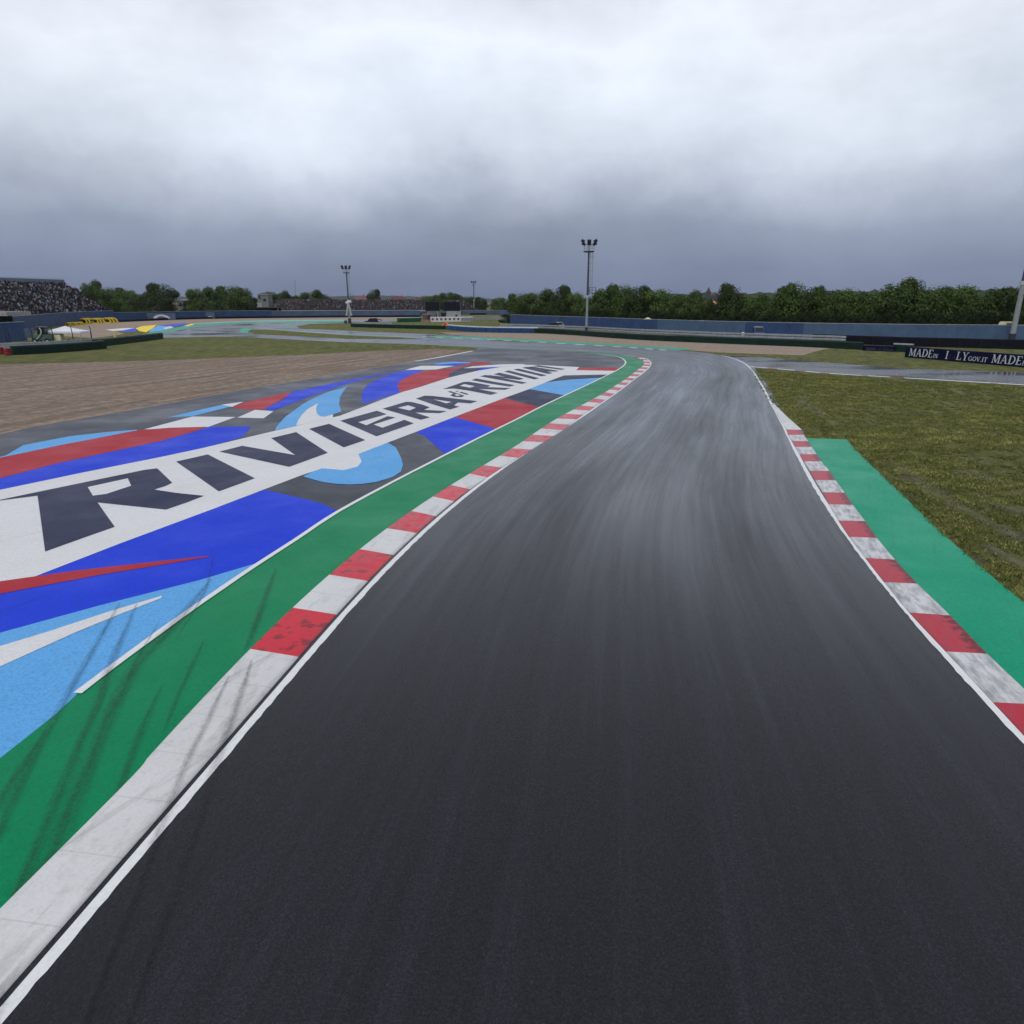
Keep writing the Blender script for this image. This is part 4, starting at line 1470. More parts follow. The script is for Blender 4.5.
# advertising board with a white arch on the far wall
def wall_board(x0, x1, y0, label, arch):
    a, b = P(x0, y0), P(x1, y0)
    mid = (a + b) / 2
    t = thing('advertising_board', label, 'board', mid, math.atan2(b.y - a.y, b.x - a.x))
    w = (b - a).length
    MB().box((0, 0, 1.25), (w, 0.12, 2.3)).build('panel', 'fence_grey', t)
    mb = MB()
    for i in range(12):
        u0, u1 = i / 12 * math.pi, (i + 1) / 12 * math.pi
        r1, r0 = w * arch, w * arch * 0.55
        f = lambda u, r: Vector((-math.cos(u) * r, -0.07, 0.55 + math.sin(u) * r * 0.45))
        mb.slab([f(u0, r0), f(u0, r1), f(u1, r1), f(u1, r0)], (0, -0.02, 0))
    mb.build('arch_emblem', 'letter', t)


wall_board(148, 176, 320.1, 'pale board with a white arch on the far blue wall', 0.3)
wall_board(206, 215, 318.9, 'small narrow pale board with a white arch on the far blue wall', 0.3)

GB = 'low dark barriers around the track'
barrier('tyre_barrier', 'long dark green barrier behind the far gravel right of the bend', 'barrier', [(512, 332.4), (545, 333.3), (580, 335.5), (640, 339.8), (720, 343.4), (800, 346.6), (862, 349.6)], 1.0, 0.9, ['dark_green'], GB)
barrier('tyre_barrier', 'blue barrier with a white top left of the right fence', 'barrier', [(448, 329.6), (475, 331.8), (512, 332.6), (538, 333.0)], 1.0, 0.9, ['blue_cover'], GB, 'white_cover')
barrier('tyre_barrier', 'dark barrier on the grass below the black screens', 'barrier', [(352, 327), (400, 328.4), (445, 329.4)], 0.9, 0.9, ['dark_green'], GB)
barrier('tyre_barrier', 'short green barrier left of the black screens', 'barrier', [(398, 322.4), (421, 321.8)], 1.3, 0.9, ['green_cover'], GB)
barrier('tyre_barrier', 'green barrier in front of the white gazebo', 'barrier', [(13, 355), (50, 353), (80, 350.8), (104, 348.6)], 1.15, 1.0, ['dark_green'], GB)
barrier('tyre_barrier', 'dark green barrier right of the white gazebo', 'barrier', [(96, 347), (125, 343.5), (145, 341), (161, 338.8)], 1.1, 0.9, ['dark_green'], GB)
barrier('tyre_barrier', 'long thin dark barrier at the foot of the far blue wall', 'barrier', [(110, 322.6), (170, 320), (228, 318.6), (300, 317.8), (345, 317.4), (420, 317)], 0.75, 0.8, ['tarp'], GB)
barrier('tyre_barrier', 'thin brown dark barrier along the far pale gravel', 'barrier', [(470, 314.9), (512, 314.6)], 0.8, 0.8, ['tarp'], GB)
barrier('board_wall', 'black board wall in front of the right blue fence', 'wall', [(812, 342.4), (860, 344.4), (905, 346.2), (1024, 349.4), (1160, 353)], 1.35, 0.3, ['tarp'])
barrier('tyre_barrier', 'pale capped dark green barrier between the two navy banners', 'barrier', [(893, 351.4), (912, 352.4)], 0.95, 0.6, ['dark_green'], GB, 'steel')


def guardrail(label, pxs, h=1.3):
    ln = G(pxs)
    base = ln[0].copy()
    t = thing('guardrail', label, 'guardrail', base, 0, 'steel guardrails')
    r = MB()
    for a, b in zip(ln[:-1], ln[1:]):
        rz = math.atan2(b.y - a.y, b.x - a.x)
        L = (b - a).length
        for k in range(3):
            z = 0.42 + k * (h - 0.5) / 2
            r.box((a + b) / 2 - base + Vector((0, 0, z)), (L, 0.06, 0.30), rz)
            r.box((a + b) / 2 - base + Vector((0, 0, z + 0.02)) + Vector((math.sin(rz), -math.cos(rz), 0)) * 0.045, (L, 0.05, 0.10), rz)
        n = max(1, int(L / 4))
        for i in range(n):
            MB().box(a.lerp(b, i / n) - base + Vector((0, 0, h / 2)) + Vector((-math.sin(rz), math.cos(rz), 0)) * 0.08, (0.10, 0.08, h), rz).build('post', 'post', t)
    r.build('rail', 'steel', t)


guardrail('triple steel guardrail between the right blue fence and the dark green barrier', [(500, 329.6), (545, 331.3), (590, 333.4), (640, 336.6), (720, 340.6), (800, 343.6), (845, 345.4)], 1.35)
guardrail('pale steel guardrail in front of the left slatted fence', [(-80, 356), (0, 351.5), (50, 349.2), (96, 346)], 1.05)
guardrail('short steel guardrail beside the foot of the left mast', [(352, 325.8), (375, 326.3), (392, 326.6)], 1.0)
guardrail('far pale guardrail right of the black screens', [(462, 321.8), (490, 320.8), (508, 320.4)], 1.2)

# catch fence posts in front of the gazebo
cf = None
post_lab = ['first from the left edge', 'left of the green loader', 'at the left end of the gazebo', 'in front of the gazebo middle', 'at the right end of the gazebo']
for (x, y, yt), lab in zip(((11.5, 350, 328), (34.5, 349.2, 329), (55, 348.4, 329), (74.5, 347.4, 328), (93, 346, 327)), post_lab):
    b = P(x, y - 1.5)
    h = hgt(b, yt)
    if cf is None:
        cf = thing('fence_post', 'black leaning topped fence post, ' + lab, 'post', b, 0, 'catch fence posts by the gazebo')
        MB().tube((0, 0, 0), (0, 0, h * 0.82), 0.075, 0.06, 8).tube((0, 0, h * 0.82), (0.05, -0.25, h), 0.06, 0.05, 8).build('pole', 'post', cf)
        MB().box((0, 0, 0.03), (0.34, 0.34, 0.06)).build('base_plate', 'steel', cf)
    else:
        dup(cf, b, 0, 'black leaning topped fence post, ' + lab)

# red tyre stack at the barrier end
rt = thing('tyre_stack', 'red painted tyre stack at the left end of the green barrier', 'tyre stack', P(8.3, 355.4))
for k in range(4):
    MB().torus((0, 0, 0.12 + k * 0.22), 0.26, 0.13).build('tyre', 'red_rubber', rt)
rt2 = dup(rt, P(1.5, 354.2), 0.4, 'dark red tyre stack cut by the left picture edge')


# ------------------------------------------------------------------ floodlight masts
def make_mast(loc, label):
    t = thing('floodlight_mast', label, 'floodlight', loc, 0, 'floodlight masts')
    MB().tube((0, 0, 0), (0, 0, 1.5), 0.38, 0.34, 12).build('base_sleeve', 'post', t)
    MB().tube((0, 0, 1.5), (0, 0, 8.2), 0.30, 0.25, 12).build('lower_pole', 'mast_pale', t)
    MB().tube((0, 0, 8.2), (0, 0, 17.8), 0.25, 0.18, 12).build('upper_pole', 'mast_dark', t)
    MB().tube((0, 0, 8.0), (0, 0, 8.5), 0.30, 0.30, 12).box((-0.2, -0.1, 8.2), (0.5, 0.3, 0.4)).build('collar', 'machine_white', t)
    ld = MB()
    for x in (0.45, 0.95):
        ld.tube((x, -0.05, 8.6), (x - 0.05, -0.05, 17.6), 0.05, 0.05, 5)
    for k in range(30):
        ld.tube((0.45, -0.05, 8.9 + k * 0.29), (0.95, -0.05, 8.9 + k * 0.29), 0.022, 0.022, 4)
    for k in range(6):
        z = 9.4 + k * 1.45
        for a in range(7):
            u0, u1 = -0.6 + a * 0.62, -0.6 + (a + 1) * 0.62
            if a < 6:
                ld.tube((0.7 + 0.40 * math.sin(u0), -0.1 - 0.36 * math.cos(u0) * 0.9, z), (0.7 + 0.40 * math.sin(u1), -0.1 - 0.36 * math.cos(u1) * 0.9, z), 0.045, 0.045, 4)
        ld.tube((0.1, 0, z), (0.45, -0.05, z), 0.045, 0.045, 4)
    ld.build('ladder', 'mast_pale', t)
    rp = MB()
    rp.box((1.0, 0, 9.0), (1.7, 0.9, 0.08))
    for x in (0.35, 1.0, 1.8):
        rp.tube((x, -0.4, 9.0), (x, -0.4, 10.2), 0.03, 0.03, 5)
        rp.tube((x, 0.4, 9.0), (x, 0.4, 10.2), 0.03, 0.03, 5)
    for z in (9.6, 10.2):
        rp.tube((0.2, -0.4, z), (1.85, -0.4, z), 0.035, 0.035, 5)
        rp.tube((0.2, 0.4, z), (1.85, 0.4, z), 0.035, 0.035, 5)
    rp.build('rest_platform', 'mast_dark', t)
    pf = MB()
    pf.tube((0, 0, 17.6), (0, 0, 17.85), 1.15, 1.2, 14)
    pf.build('top_platform', 'mast_dark', t)
    hr = MB()
    for k in range(10):
        a0, a1 = k * 0.628, (k + 1) * 0.628
        p0, p1 = Vector((math.cos(a0) * 1.12, math.sin(a0) * 1.12, 0)), Vector((math.cos(a1) * 1.12, math.sin(a1) * 1.12, 0))
        hr.tube(p0 + Vector((0, 0, 17.85)), p0 + Vector((0, 0, 18.9)), 0.025, 0.025, 5)
        hr.tube(p0 + Vector((0, 0, 18.9)), p1 + Vector((0, 0, 18.9)), 0.03, 0.03, 5)
        hr.tube(p0 + Vector((0, 0, 18.4)), p1 + Vector((0, 0, 18.4)), 0.02, 0.02, 5)
    hr.build('handrail', 'mast_pale', t)
    MB().tube((0, 0, 17.8), (0, 0, 19.6), 0.09, 0.08, 8).tube((-1.5, 0, 19.2), (1.5, 0, 19.2), 0.06, 0.06, 6).build('lamp_frame', 'mast_dark', t)
    for x, tilt in ((-1.25, 0.45), (0.0, 0.0), (1.25, -0.45)):
        for dz in (19.35, 19.95):
            dx = math.sin(tilt) * (dz - 19.35) * 0.5
            lp = MB()
            lp.box((x + dx * -1, -0.2, dz), (0.82, 0.55, 0.52), 0, 0, tilt, 0.35)
            lp.tube((x + dx * -1, 0.0, dz), (x + dx * -1, 0.35, dz + 0.1), 0.3, 0.2, 10)
            lp.build('floodlight', 'lamp_housing', t)
    return t


mc = make_mast(P(586.3, 334), 'tall floodlight mast with ladder in front of the right tree row')
sc_ = hgt(P(586.3, 334), 239.5) / 20.25
mc.scale = (sc_, sc_, sc_)
b = P(349.8, 323.5)
s2 = hgt(b, 265.5) / 20.25
ml = dup(mc, b, 0, 'floodlight mast with white draped lower part left of the black screens', (s2, s2, s2))
b = AT(474, 395)
s3 = hgt(b, 281) / 20.25
dup(mc, b, 0, 'small far floodlight mast right of the black screens', (s3, s3, s3))
b = P(1010.5, 344.5)
s4 = 1.12
dup(mc, b, 0, 'floodlight mast cut off by the right picture edge', (1.35, 1.35, s4))
# white hanging covers on the left mast
dr = MB()
for sgn in (-1, 1):
    q = []
    for i in range(9):
        u = i / 8
        q.append(Vector((sgn * (0.15 + 0.75 * u ** 1.4), -0.35, 7.1 - 4.4 * u)))
    for a, b_ in zip(q[:-1], q[1:]):
        dr.tube(a, b_, 0.34, 0.34, 8)
dr.build('white_cover', 'machine_white', ml, smooth=True)
MB().tube((-0.9, -0.3, 7.3), (1.1, -0.3, 7.8), 0.35, 0.50, 10).build('cover_hood', 'cloth_white', ml)
MB().box((0.1, -0.2, 0.9), (1.0, 0.8, 1.8)).box((-1.5, 0, 0.6), (0.9, 0.6, 1.0)).build('switch_box', 'post', ml)

# ------------------------------------------------------------------ grandstands


def stand(label, FR, FL, depth, h0, h1, name, crowd_label, dens, seed, palette, rail=True):
    rnd = random.Random(seed)
    d = (FL - FR)
    L = d.length
    ux = d.normalized()
    nv = Vector((-ux.y, ux.x, 0))
    if nv.y < 0:
        nv = -nv
    rz = math.atan2(ux.y, ux.x)
    t = thing('grandstand', label, 'grandstand', FR, rz)
    sgn = 1 if (Matrix.Rotation(-rz, 3, 'Z') @ nv).y > 0 else -1
    rows = int(depth / 0.85)
    se = MB()
    for r in range(rows):
        z = h0 + (h1 - h0) * (r + 1) / rows
        se.box((L / 2, sgn * (r + 0.5) * depth / rows, z - 0.2), (L, depth / rows, 0.4))
    se.build('seating_tiers', 'seat', t)
    MB().box((L / 2, sgn * -0.1, h0 / 2), (L, 0.2, h0)).build('front_wall', 'concrete', t)
    MB().box((L / 2, sgn * (depth + 0.15), (h1 + (1.8 if rail else 0.5)) / 2), (L, 0.25, h1 + (1.8 if rail else 0.5))).build('back_wall', 'stand_blue', t)
    sw = MB()
    for x in (-0.1, L + 0.1):
        sw.slab([(x, 0, 0), (x, sgn * depth, 0), (x, sgn * depth, h1 + 0.3), (x, 0, h0 + 0.3)], (0.12, 0, 0))
    sw.build('side_wall', 'tarp', t)
    if rail:
        rl = MB()
        rl.tube((0, sgn * (depth + 0.1), h1 + 2.1), (L, sgn * (depth + 0.1), h1 + 2.1), 0.06, 0.06, 5)
        for k in range(int(L / 3) + 1):
            rl.tube((k * 3.0, sgn * (depth + 0.1), h1), (k * 3.0, sgn * (depth + 0.1), h1 + 2.1), 0.05, 0.05, 5)
        rl.build('railing', 'mast_pale', t)
    cr = MB()
    cr.cols = []
    mt = Matrix.Translation(FR) @ Matrix.Rotation(rz, 4, 'Z')
    for r in range(rows):
        z = h0 + (h1 - h0) * (r + 1) / rows
        y = sgn * (r + 0.55) * depth / rows
        x = rnd.uniform(0.2, 0.7)
        while x < L - 0.3:
            if rnd.random() < dens:
                c = rnd.choice(palette)
                sc = rnd.uniform(0.45, 1.1)
                c = tuple(v * sc for v in c)
                p = Vector((x, y, z))
                hh = rnd.uniform(0.62, 1.15)
                w = rnd.uniform(0.20, 0.27)
                k = len(cr.v)
                for zz, ww, dd in ((0.0, w * 0.9, 0.2), (hh * 0.66, w, 0.15), (hh * 0.78, w * 0.45, 0.1)):
                    for sx, sy in ((-1, -1), (1, -1), (1, 1), (-1, 1)):
                        cr.v.append(mt @ (p + Vector((sx * ww, sy * dd, zz))))
                        cr.cols.append(c)
                for lv in (0, 4):
                    for q in range(4):
                        cr.f.append((k + lv + q, k + lv + (q + 1) % 4, k + lv + 4 + (q + 1) % 4, k + lv + 4 + q))
                        cr.mi.append(0)
                sk_ = (0.22, 0.14, 0.11) if rnd.random() < 0.4 else (0.02, 0.015, 0.014)
                k = len(cr.v)
                hc = p + Vector((0, 0, hh * 0.9))
                for v in ((0.11, 0, 0), (-0.11, 0, 0), (0, 0.11, 0), (0, -0.11, 0), (0, 0, 0.14), (0, 0, -0.14)):
                    cr.v.append(mt @ (hc + Vector(v)))
                    cr.cols.append(sk_)
                for q in ((0, 2, 4), (2, 1, 4), (1, 3, 4), (3, 0, 4), (2, 0, 5), (1, 2, 5), (3, 1, 5), (0, 3, 5)):
                    cr.f.append(tuple(k + i for i in q))
                    cr.mi.append(0)
            x += rnd.uniform(0.5, 0.8)
    tag(cr.build('spectators', 'crowd'), crowd_label, 'crowd', kind='stuff')
    return t


pal = [(0.012, 0.012, 0.018)] * 6 + [(0.02, 0.024, 0.04)] * 3 + [(0.04, 0.02, 0.024), (0.40, 0.42, 0.47), (0.30, 0.32, 0.37), (0.26, 0.22, 0.21), (0.05, 0.07, 0.14), (0.20, 0.22, 0.27), (0.11, 0.035, 0.04), (0.09, 0.09, 0.11), (0.15, 0.14, 0.10)]
FR = P(113, 317.2)
FL = P(-150, 325.5)
stand('steep left grandstand packed with spectators behind the blue fence', FR, FL, 20, 1.6, 12.9, 'grandstand', 'packed crowd on the steep left grandstand', 0.86, 5, pal)
pal2 = [(0.035, 0.035, 0.05)] * 3 + [(0.07, 0.065, 0.07)] * 3 + [(0.09, 0.035, 0.045), (0.26, 0.25, 0.26), (0.04, 0.05, 0.085), (0.11, 0.09, 0.09)]
stand('long low far grandstand behind the greyish blue wall', P(426, 314.6), P(272, 315.2), 16, 2.2, 6.4, 'grandstand', 'far crowd on the long low grandstand', 0.8, 6, pal2, False)
stand('small far grandstand right of the black screens', P(476, 313.6), P(458, 313.8), 12, 1.5, 6.2, 'grandstand', 'few spectators on the small far grandstand right of the screens', 0.6, 8, pal2, False)

# low pavilion with a grey roof at the left edge
b = P(-8, 331)
pv = thing('pavilion', 'low pavilion with a flat grey roof at the left edge under the grandstand', 'pavilion', b, R(-4))
MB().box((0, 3, 1.7), (9, 6, 3.4)).build('wall', 'tarp', pv)
MB().box((0, 2.6, 3.75), (10.5, 7.5, 0.9)).build('roof', 'concrete', pv)
MB().box((0.2, -0.05, 1.3), (1.1, 0.1, 2.1)).build('door', 'post', pv)


# ------------------------------------------------------------------ houses


def house(name, label, x, Y, w, dp, eave, ridge_z, wall, roof, nwin=3, rz=0.0, group=None, chimney=True):
    t = thing(name, label, 'house', AT(x, Y), rz, group)
    MB().box((0, dp / 2, eave / 2), (w, dp, eave)).build('wall', wall, t)
    o = 0.5
    rf = MB()
    a, bq = -w / 2 - o, w / 2 + o
    i = min(w, dp) * 0.32
    A, Bq, C, Dq = (a, -o, eave), (bq, -o, eave), (bq, dp + o, eave), (a, dp + o, eave)
    r0, r1 = (a + i, dp / 2, ridge_z), (bq - i, dp / 2, ridge_z)
    for q in ((A, Bq, r1, r0), (Bq, C, r1), (C, Dq, r0, r1), (Dq, A, r0), (A, Dq, C, Bq)):
        rf.quad(q)
    ro_ = rf.build('roof', roof, t)
    if chimney:
        MB().box((w * 0.2, dp * 0.4, ridge_z - 0.1), (0.7, 0.7, 1.6)).build('chimney', 'brick', ro_)
    for fl in range(max(1, int(eave / 3.0))):
        for k in range(nwin):
            xx = -w / 2 + w * (k + 0.5) / nwin
            wn = MB().box((xx, -0.03, 1.7 + fl * 3.0), (1.2, 0.14, 1.5)).build('window', 'glass', t)
            fm = MB()
            fm.box((xx, -0.09, 0.92 + fl * 3.0), (1.5, 0.2, 0.1)).box((xx, -0.09, 2.5 + fl * 3.0), (1.5, 0.12, 0.1))
            fm.build('frame', 'wall_grey', wn)
    return t


house('house', 'orange roofed house in the gap of the right trees under the church tower', 708.5, 420, 13, 10, 4.0, 6.5, 'wall_cream', 'roof_orange', 3).location.z = 0.0
house('house', 'grey house in the gap between the left tree clumps', 185, 330, 5.5, 8, 6.5, 7.2, 'wall_grey', 'wall_grey', 2, chimney=False)
house('house', 'pale small house left of the lone dark round tree', 151, 318, 4.0, 6, 4.8, 5.6, 'wall_cream', 'wall_grey', 1, chimney=False)
house('house', 'wide red roofed house right of the lone tree behind the far stand', 398, 460, 11.5, 10, 6.2, 9.2, 'brick', 'roof_tile', 4)
house('house', 'red roofed house just left of the black screens', 419, 450, 8.5, 10, 5.6, 8.6, 'brick', 'roof_tile', 3)
house('house', 'dark roofed house behind the far stand right of the left mast', 361, 470, 8.5, 10, 7.0, 9.6, 'brick', 'roof_purple', 3)
house('house', 'low dark house between the left mast and the lone tree', 369, 450, 6, 8, 5.6, 7.6, 'brick', 'roof_purple', 2)
# grey stair building at the left end of the far stand
b = AT(263, 345)
sb = thing('stair_building', 'grey stair building at the left end of the far grandstand', 'building', b)
MB().box((1.5, 3, 4.6), (3.6, 6, 9.2)).build('tower_wall', 'wall_grey', sb)
MB().slab([(-4.2, 0, 0), (-0.3, 0, 0), (-0.3, 0, 6.0), (-3.0, 0, 4.2), (-4.2, 0, 3.0)], (0, 5, 0)).build('ramp_wall', 'concrete', sb)
MB().box((1.5, 3, 9.4), (4.4, 6.6, 0.4)).build('roof', 'concrete', sb)
MB().box((1.5, -0.04, 6.8), (1.2, 0.12, 1.1)).build('window', 'glass', sb)
# flat dark canopy beside it
cp = thing('canopy_shed', 'flat dark canopy shed in front of the grey stair building', 'shed', AT(263, 318))
MB().box((0, 2, 3.5), (15, 5, 0.35)).build('roof', 'post', cp)
MB().box((0, 4.3, 1.7), (14, 0.3, 3.2)).build('back_wall', 'tarp', cp)
for x in (-7, 7):
    MB().tube((x, -0.2, 0), (x, -0.2, 3.35), 0.12, 0.12, 8).build('post', 'steel', cp)

# church tower on the hill
b = AT(707.3, 800)
ct = thing('church_tower', 'dark church tower on the hill above the orange roof', 'tower', b)
zt = hgt(b, 293)
MB().box((0, 0, zt / 2), (4.6, 4.6, zt)).build('shaft', 'far_stone', ct)
zb = hgt(b, 287.2)
MB().box((0, 0, zt + (zb - zt) * 0.22), (5.4, 5.4, 0.5)).box((0, 0, zt + 0.2), (4.0, 4.0, (zb - zt) * 0.5)).build('belfry', 'far_stone', ct)
MB().tube((0, 0, zt + (zb - zt) * 0.25), (0, 0, zb), 2.4, 0.3, 8).build('spire', 'post', ct)
ch = MB().box((6, 0, zt / 2 - 1), (11, 9, zt - 3)).build('nave', 'far_stone', ct)
MB().prism([(0.5, zt - 2.5), (11.5, zt - 2.5), (6, zt + 0.2)], -4.6, 4.6).build('roof', 'roof_purple', ct, recalc=True)

# radio mast
b = AT(297, 700)
rm = thing('radio_mast', 'thin pale lattice radio mast rising behind the far trees on the left', 'radio mast', b)
hh = hgt(b, 280)
la = MB()
cs = [(-0.7, -0.4), (0.7, -0.4), (0.0, 0.8)]
for x, y in cs:
    la.tube((x * 1.5, y * 1.5, 0), (x * 0.3, y * 0.3, hh), 0.16, 0.1, 5)
for k in range(14):
    z0, z1_ = hh * k / 14, hh * (k + 1) / 14
    f0, f1 = 1.5 - 1.2 * k / 14, 1.5 - 1.2 * (k + 1) / 14
    for i in range(3):
        j = (i + 1) % 3
        la.tube((cs[i][0] * f0, cs[i][1] * f0, z0), (cs[j][0] * f1, cs[j][1] * f1, z1_), 0.08, 0.08, 4)
la.build('lattice', 'steel', rm)
gy = MB()
for x in (-9, 9):
    gy.tube((x, 0, 0), (0, 0, hh * 0.85), 0.035, 0.035, 4)
gy.build('guy_wire', 'steel', rm)


# ------------------------------------------------------------------ screens, boards, gazebo and small things
def screen(x0, x1, yb, y0, y1, label):
    b = P((x0 + x1) / 2, yb)
    w = (x1 - x0) * Zc(b) / F
    zt_, zb_ = hgt(b, y0), hgt(b, y1)
    t = thing('screen', label, 'screen', b, 0, 'black screens by the track')
    MB().box((0, 0, (zt_ + zb_) / 2), (w, 0.5, zt_ - zb_)).build('panel', 'screen_black', t)
    fr = MB()
    for z in (zt_, zb_):
        fr.box((0, -0.02, z), (w + 0.2, 0.62, 0.14))
    for x in (-w / 2, w / 2):
        fr.box((x, -0.03, (zt_ + zb_) / 2), (0.14, 0.64, zt_ - zb_))
    n = 5
    for k in range(1, n):
        fr.box((-w / 2 + w * k / n, -0.27, (zt_ + zb_) / 2), (0.05, 0.06, zt_ - zb_ - 0.2))
    fr.build('frame', 'post', t)
    for x in (-w * 0.35, w * 0.35):
        MB().box((x, 0.3, zb_ / 2), (0.3, 0.3, zb_)).build('leg', 'steel', t)
    return t


screen(426, 440, 321.3, 301.8, 310.8, 'left one of the two black screens on posts')
screen(444.5, 460.2, 321.3, 302.2, 310.8, 'right one of the two black screens on posts')


def cabin(x0, x1, yb, yt, mat, label, doorm='post'):
    b = P((x0 + x1) / 2, yb)
    w = (x1 - x0) * Zc(b) / F
    h = hgt(b, yt)
    t = thing('cabin', label, 'cabin', b)
    mb = MB().box((0, 1.2, h / 2), (w, 2.4, h))
    for k in range(9):
        mb.box((-w / 2 + w * (k + 0.5) / 9, -0.03, h / 2), (w / 20, 0.06, h * 0.9))
    mb.build('wall', mat, t)
    MB().box((0, 1.2, h + 0.06), (w + 0.2, 2.6, 0.12)).build('roof', 'concrete', t)
    MB().box((w * 0.22, -0.05, 1.05), (0.9, 0.14, 2.0)).build('door', doorm, t)
    return t


cabin(428, 441, 320.6, 310.6, 'wall_grey', 'grey cabin under the left black screen')
cabin(447.5, 460.5, 320.8, 310.8, 'machine_white', 'pale cabin under the right black screen')
cabin(440.6, 447.2, 320.4, 312.4, 'post', 'dark cabin between the grey and the pale cabin')
cabin(423, 431, 321.4, 314.5, 'roof_purple', 'small dark purple cabin left of the screens')

# white boards with dark round dots
b0, b1 = P(430.5, 321.9), P(473, 321.4)
db = thing('dot_board', 'row of white boards with dark red dots below the black screens', 'board', b0, math.atan2(b1.y - b0.y, b1.x - b0.x))
Ld = (b1 - b0).length
hb = hgt(b0, 316.9)
n = 10
for k in range(n):
    bd = MB().box((Ld * (k + 0.5) / n, 0, hb / 2), (Ld / n - 0.08, 0.12, hb)).build('board', 'cloth_white', db)
    dt = MB()
    cx, cz, r = Ld * (k + 0.5) / n, hb * 0.52, hb * 0.27
    dt.slab([(cx + r * math.cos(a * 0.524), -0.062, cz + r * math.sin(a * 0.524)) for a in range(12)], (0, -0.02, 0))
    dt.build('dot', 'roof_purple', bd, recalc=True)
# pink low wall under it
barrier('low_wall', 'low pinkish wall left of the dotted boards', 'wall', [(421, 322.2), (431, 322.2)], 0.7, 0.4, ['brick'])

# orange inflatable wedge
b = P(444.3, 326.0)
ow = thing('marker_block', 'bright orange wedge shaped block before the blue barrier', 'marker', b)
MB().prism([(-1.15, 0), (1.1, 0), (1.1, 0.95), (0.5, 1.0), (-0.4, 0.5)], -0.5, 0.5).build('body', 'orange_pad', ow, recalc=True)
MB().box((0.35, -0.52, 0.45), (0.9, 0.06, 0.3)).build('band', 'red', ow)

# yellow padding arches
def yellow(x, y, wpx, yt, label, first=None):
    b = P(x, y)
    w = wpx * Zc(b) / F
    h = hgt(b, yt)
    if first is None:
        t = thing('padding_block', label, 'safety padding', b, 0, 'yellow padding blocks by the far bend')
        for k in range(3):
            mb = MB()
            yy = -0.55 + k * 0.55
            pts = []
            for i in range(11):
                u = math.pi * i / 10
                pts.append(Vector((-math.cos(u) * 0.42, yy, 0.12 + math.sin(u) * 0.72)))
            pts = [Vector((-0.42, yy, 0.0))] + pts + [Vector((0.42, yy, 0.0))]
            mb.path(pts, 0.085, 8)
            mb.build('arch', 'yellow_pad', t, smooth=True)
        MB().box((0, 0, 0.07), (0.98, 1.5, 0.14)).build('base_pad', 'yellow_pad', t)
        MB().box((0, 0.2, 0.36), (0.55, 0.7, 0.5)).build('core', 'black', t)
        MB().box((0.0, -0.64, 0.50), (0.74, 0.06, 0.12)).build('band', 'black', t)
    else:
        t = dup(first, b, 0, label)
    t.scale = (w, w, h)
    return t


y0_ = yellow(86.3, 323.6, 9.2, 317.4, 'large yellow arched padding block, left of the three large ones')
yellow(97.5, 323.3, 9.2, 317.4, 'large yellow arched padding block, middle of the three large ones', y0_)
yellow(109.7, 322.9, 10.8, 317, 'large yellow arched padding block, right of the three large ones', y0_)
yellow(69.2, 325.8, 5, 322, 'small yellow arched padding block, left of the small ones above the gazebo', y0_)
yellow(74.9, 325.6, 5, 321.8, 'small yellow arched padding block, middle of the small ones above the gazebo', y0_)
yellow(80.2, 325.4, 4.6, 321.4, 'small yellow arched padding block next to the large ones', y0_)
# little yellow cone on the barrier
b = P(115.8, 341.5)
cn = thing('marker_cone', 'small yellow marker cone behind the barrier right of the gazebo', 'cone', b)
MB().tube((0, 0, 0.06), (0, 0, 1.5), 0.32, 0.06, 10).build('cone', 'yellow_pad', cn)
MB().box((0, 0, 0.03), (0.8, 0.8, 0.06)).build('base', 'yellow_pad', cn)

# gazebo
b = P(67.5, 343.2)
gz = thing('gazebo', 'white canopy gazebo behind the green barrier on the left', 'gazebo', b, R(6))
wg = 38 * Zc(b) / F
zt_, ze = hgt(b, 326.0), hgt(b, 331.2)
hw = wg / 2
rf = MB()
c4 = [Vector((-hw, -1.6, ze)), Vector((hw, -1.6, ze)), Vector((hw, 1.9, ze)), Vector((-hw, 1.9, ze))]
n = 6
for k in range(4):
    a, bq = c4[k], c4[(k + 1) % 4]
    apx = Vector((0, 0.15, zt_))
    prev = (a, bq)
    for i in range(1, n + 1):
        u = i / n
        f = u ** 1.35                # cloth sags towards the eaves
        pa = a.lerp(apx, u)
        pb = bq.lerp(apx, u)
        pa.z = pb.z = ze + (zt_ - ze) * f
        if i < n:
            rf.quad((prev[0], prev[1], pb, pa))
        else:
            rf.quad((prev[0], prev[1], pa))
        prev = (pa, pb)
    rf.quad((a + Vector((0, 0, -0.28)), bq + Vector((0, 0, -0.28)), bq, a))
rf.build('canopy', 'cloth_white', gz)
for x in (-hw * 0.96, hw * 0.96):
    for y in (-1.5, 1.8):
        MB().tube((x, y, 0), (x, y, ze), 0.05, 0.05, 6).build('leg', 'steel', gz)
tb = thing('table', 'long folding table with dark things under the white gazebo', 'table', P(76, 343.6))
MB().box((0, 0, 0.76), (2.6, 0.8, 0.06)).build('table_top', 'brick', tb)
for x in (-1.1, 1.1):
    MB().box((x, 0, 0.37), (0.08, 0.7, 0.74)).build('leg', 'steel', tb)
bxo = thing('crate', 'pale crate standing under the left half of the gazebo', 'crate', P(58.5, 343.6))
MB().box((0, 0, 0.75), (1.6, 0.9, 1.4)).build('body', 'machine_cream', bxo)
MB().box((0, 0, 1.49), (1.7, 1.0, 0.08)).build('lid', 'wall_grey', bxo)


